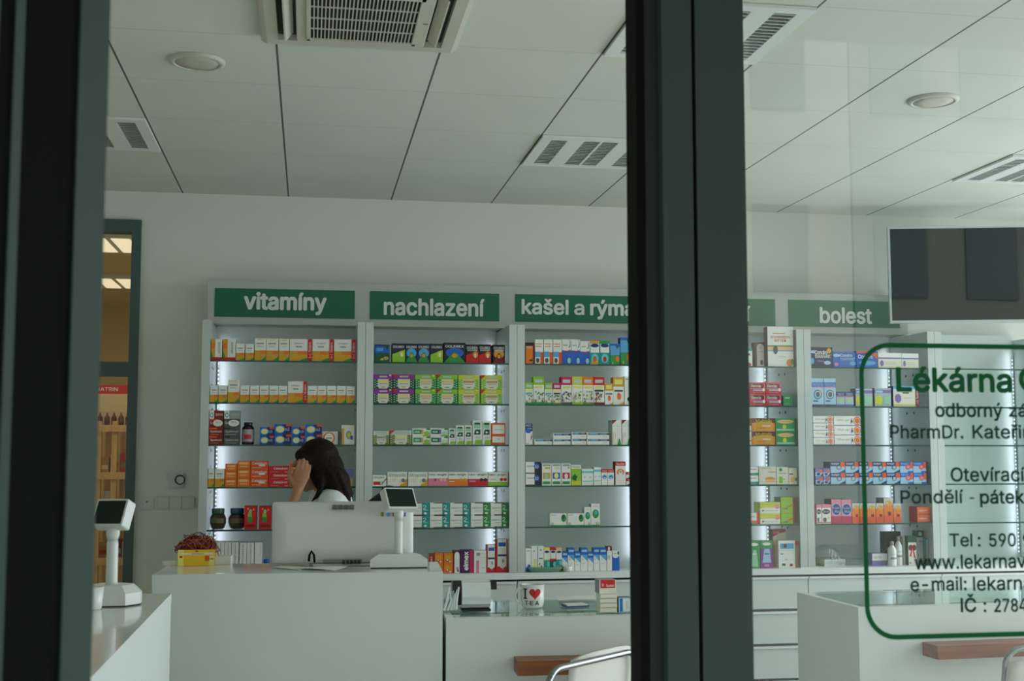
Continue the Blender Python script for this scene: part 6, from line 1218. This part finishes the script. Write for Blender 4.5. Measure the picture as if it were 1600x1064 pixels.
# left hand laid on the cheek: palm, four fingers, thumb
def hand(P0, dirv, side, nrm, curls, sc=1.0):
    d = Vector(dirv).normalized(); s_ = Vector(side).normalized(); n_ = Vector(nrm).normalized(); P0 = Vector(P0)
    out = [skin_geo([tuple(P0) + (.024,), tuple(P0 + d * .03) + ((.030, .015),), tuple(P0 + d * .07) + ((.036, .013),), tuple(P0 + d * .088) + ((.034, .012),)], [(0, 1), (1, 2), (2, 3)])]
    for k in range(4):
        off = (k - 1.5) * .0185; ln = [.062, .072, .068, .052][k]; b0 = P0 + d * .08 + s_ * off
        c_ = curls[k]; p1 = b0 + (d * math.cos(c_ * .5) + n_ * math.sin(c_ * .5)) * ln * .45; p2 = p1 + (d * math.cos(c_) + n_ * math.sin(c_)) * ln * .32; p3 = p2 + (d * math.cos(c_ * 1.4) + n_ * math.sin(c_ * 1.4)) * ln * .26
        out.append(skin_geo([tuple(b0 - d * .015) + (.0095,), tuple(b0) + (.0095,), tuple(p1) + (.0088,), tuple(p2) + (.008,), tuple(p3) + (.007,)], [(0, 1), (1, 2), (2, 3), (3, 4)]))
    t0 = P0 + d * .025 - s_ * .022; t1 = t0 + (d * .6 - s_ * .75 + n_ * .1).normalized() * .03; t2 = t1 + (d * .85 - s_ * .4 + n_ * .25).normalized() * .028; t3 = t2 + (d * .95 - s_ * .15 + n_ * .3).normalized() * .022
    out.append(skin_geo([tuple(t0) + (.014,), tuple(t1) + (.0115,), tuple(t2) + (.0098,), tuple(t3) + (.008,)], [(0, 1), (1, 2), (2, 3)]))
    return out
geos += hand((-.158, -.118, 1.435), (.25, .12, 1), (1, 0, -.25), (.0, 1, .0), [.35, .3, .3, .4])
geos += hand((-.15, .16, .93), (-1, -.1, -.15), (0, 1, 0), (0, 0, -1), [.5, .5, .55, .6])
fuse('body', geos, .0052, M_skin, pe, 3)
# eyes
for sy in (-1, 1):
    q = HM @ Vector((-.078, sy * .030, .004)); b = MB(); vs, fs = blob(tuple(q), (.011, .011, .011), seg=16); b.add(vs, fs, P('white'), True)
    q2 = HM @ Vector((-.0875, sy * .0305, .003)); vs, fs = blob(tuple(q2), (.0035, .0052, .0052), seg=12); b.add(vs, fs, P('dbrown'), True); b.build('eye', pe)
# shirt, trousers, shoes
def grow(v, k): r = v[3]; return v[:3] + ((tuple(a + k for a in r) if isinstance(r, tuple) else r + k),)
sv = [grow(bodyv[i], .013) for i in (0, 1, 2, 3)] + [(-.012, 0, 1.395, .066)]
sv += [grow(bodyv[i], .013) for i in (16, 17)] + [(-.055, -.183, 1.30, .058)] + [grow(bodyv[i], .013) for i in (22, 23)] + [(.01, .185, 1.28, .056)]
fuse('shirt', [skin_geo(sv, [(0, 1), (1, 2), (2, 3), (3, 4), (3, 5), (5, 6), (6, 7), (3, 8), (8, 9), (9, 10)]), blob((.0, 0, 1.375), (.085, .135, .045))], .007, M_shirt, pe, 4)
tv = [grow(bodyv[i], .012) for i in (0, 6, 7)] + [(.04, -.095, .1, .055)] + [grow(bodyv[i], .012) for i in (11, 12)] + [(.07, .095, .1, .055)]
fuse('trousers', [skin_geo(tv, [(0, 1), (1, 2), (2, 3), (0, 4), (4, 5), (5, 6)])], .009, M_trou, pe, 3)
for a, s_ in (((-.05, -.1, 0), 1), ((-.02, .1, 0), 1)):
    fuse('shoe', [blob((a[0], a[1], .04), (.125, .042, .036)), blob((a[0] + .08, a[1], .06), (.045, .038, .05))], .006, P('black'), pe, 2)
# hair: crown, curtain over the ear, back and a few falling locks
hg = [hb((.030, 0, .036), (.098, .090, .092)), hb((.055, 0, -.03), (.085, .098, .105)), hb((.035, -.062, -.03), (.062, .036, .11)), hb((.035, .062, -.03), (.062, .036, .11)),
      blob((.018, 0, 1.46), (.072, .105, .085), (0, .2, 0)), blob((.045, 0, 1.415), (.045, .095, .05), (0, .3, 0)),
      hb((-.036, -.034, .062), (.040, .040, .034)), hb((-.036, .034, .062), (.040, .040, .034)), hb((-.02, -.072, .02), (.03, .018, .05)), hb((-.02, .072, .02), (.03, .018, .05))]
rnd = random.Random(9)
for k in range(34):
    a = rnd.uniform(-1.9, 1.9); y0 = math.sin(a) * .075; x0 = .055 * math.cos(a)
    p0 = HM @ Vector((x0 + .03, y0, .03)); xe = .035 + .05 * math.cos(a) + rnd.uniform(-.01, .012); ze = 1.385 + rnd.uniform(-.012, .03) + (.02 if x0 < 0 else 0)
    hg.append(skin_geo([tuple(p0) + (.016,), ((p0.x + xe) / 2 + .014, y0 * 1.18, (p0.z + ze) / 2 + .02, .017), (xe, y0 * 1.2, ze + .03, .014), (xe + rnd.uniform(-.012, .012), y0 * 1.16, ze, .006)], [(0, 1), (1, 2), (2, 3)], sub=1))
hg.append(skin_geo([(-.045, -.085, 1.50, .016), (-.05, -.105, 1.45, .014), (-.07, -.115, 1.41, .010), (-.095, -.118, 1.385, .004)], [(0, 1), (1, 2), (2, 3)], sub=1))
fuse('hair', hg, .0062, M_hair, pe, 2)
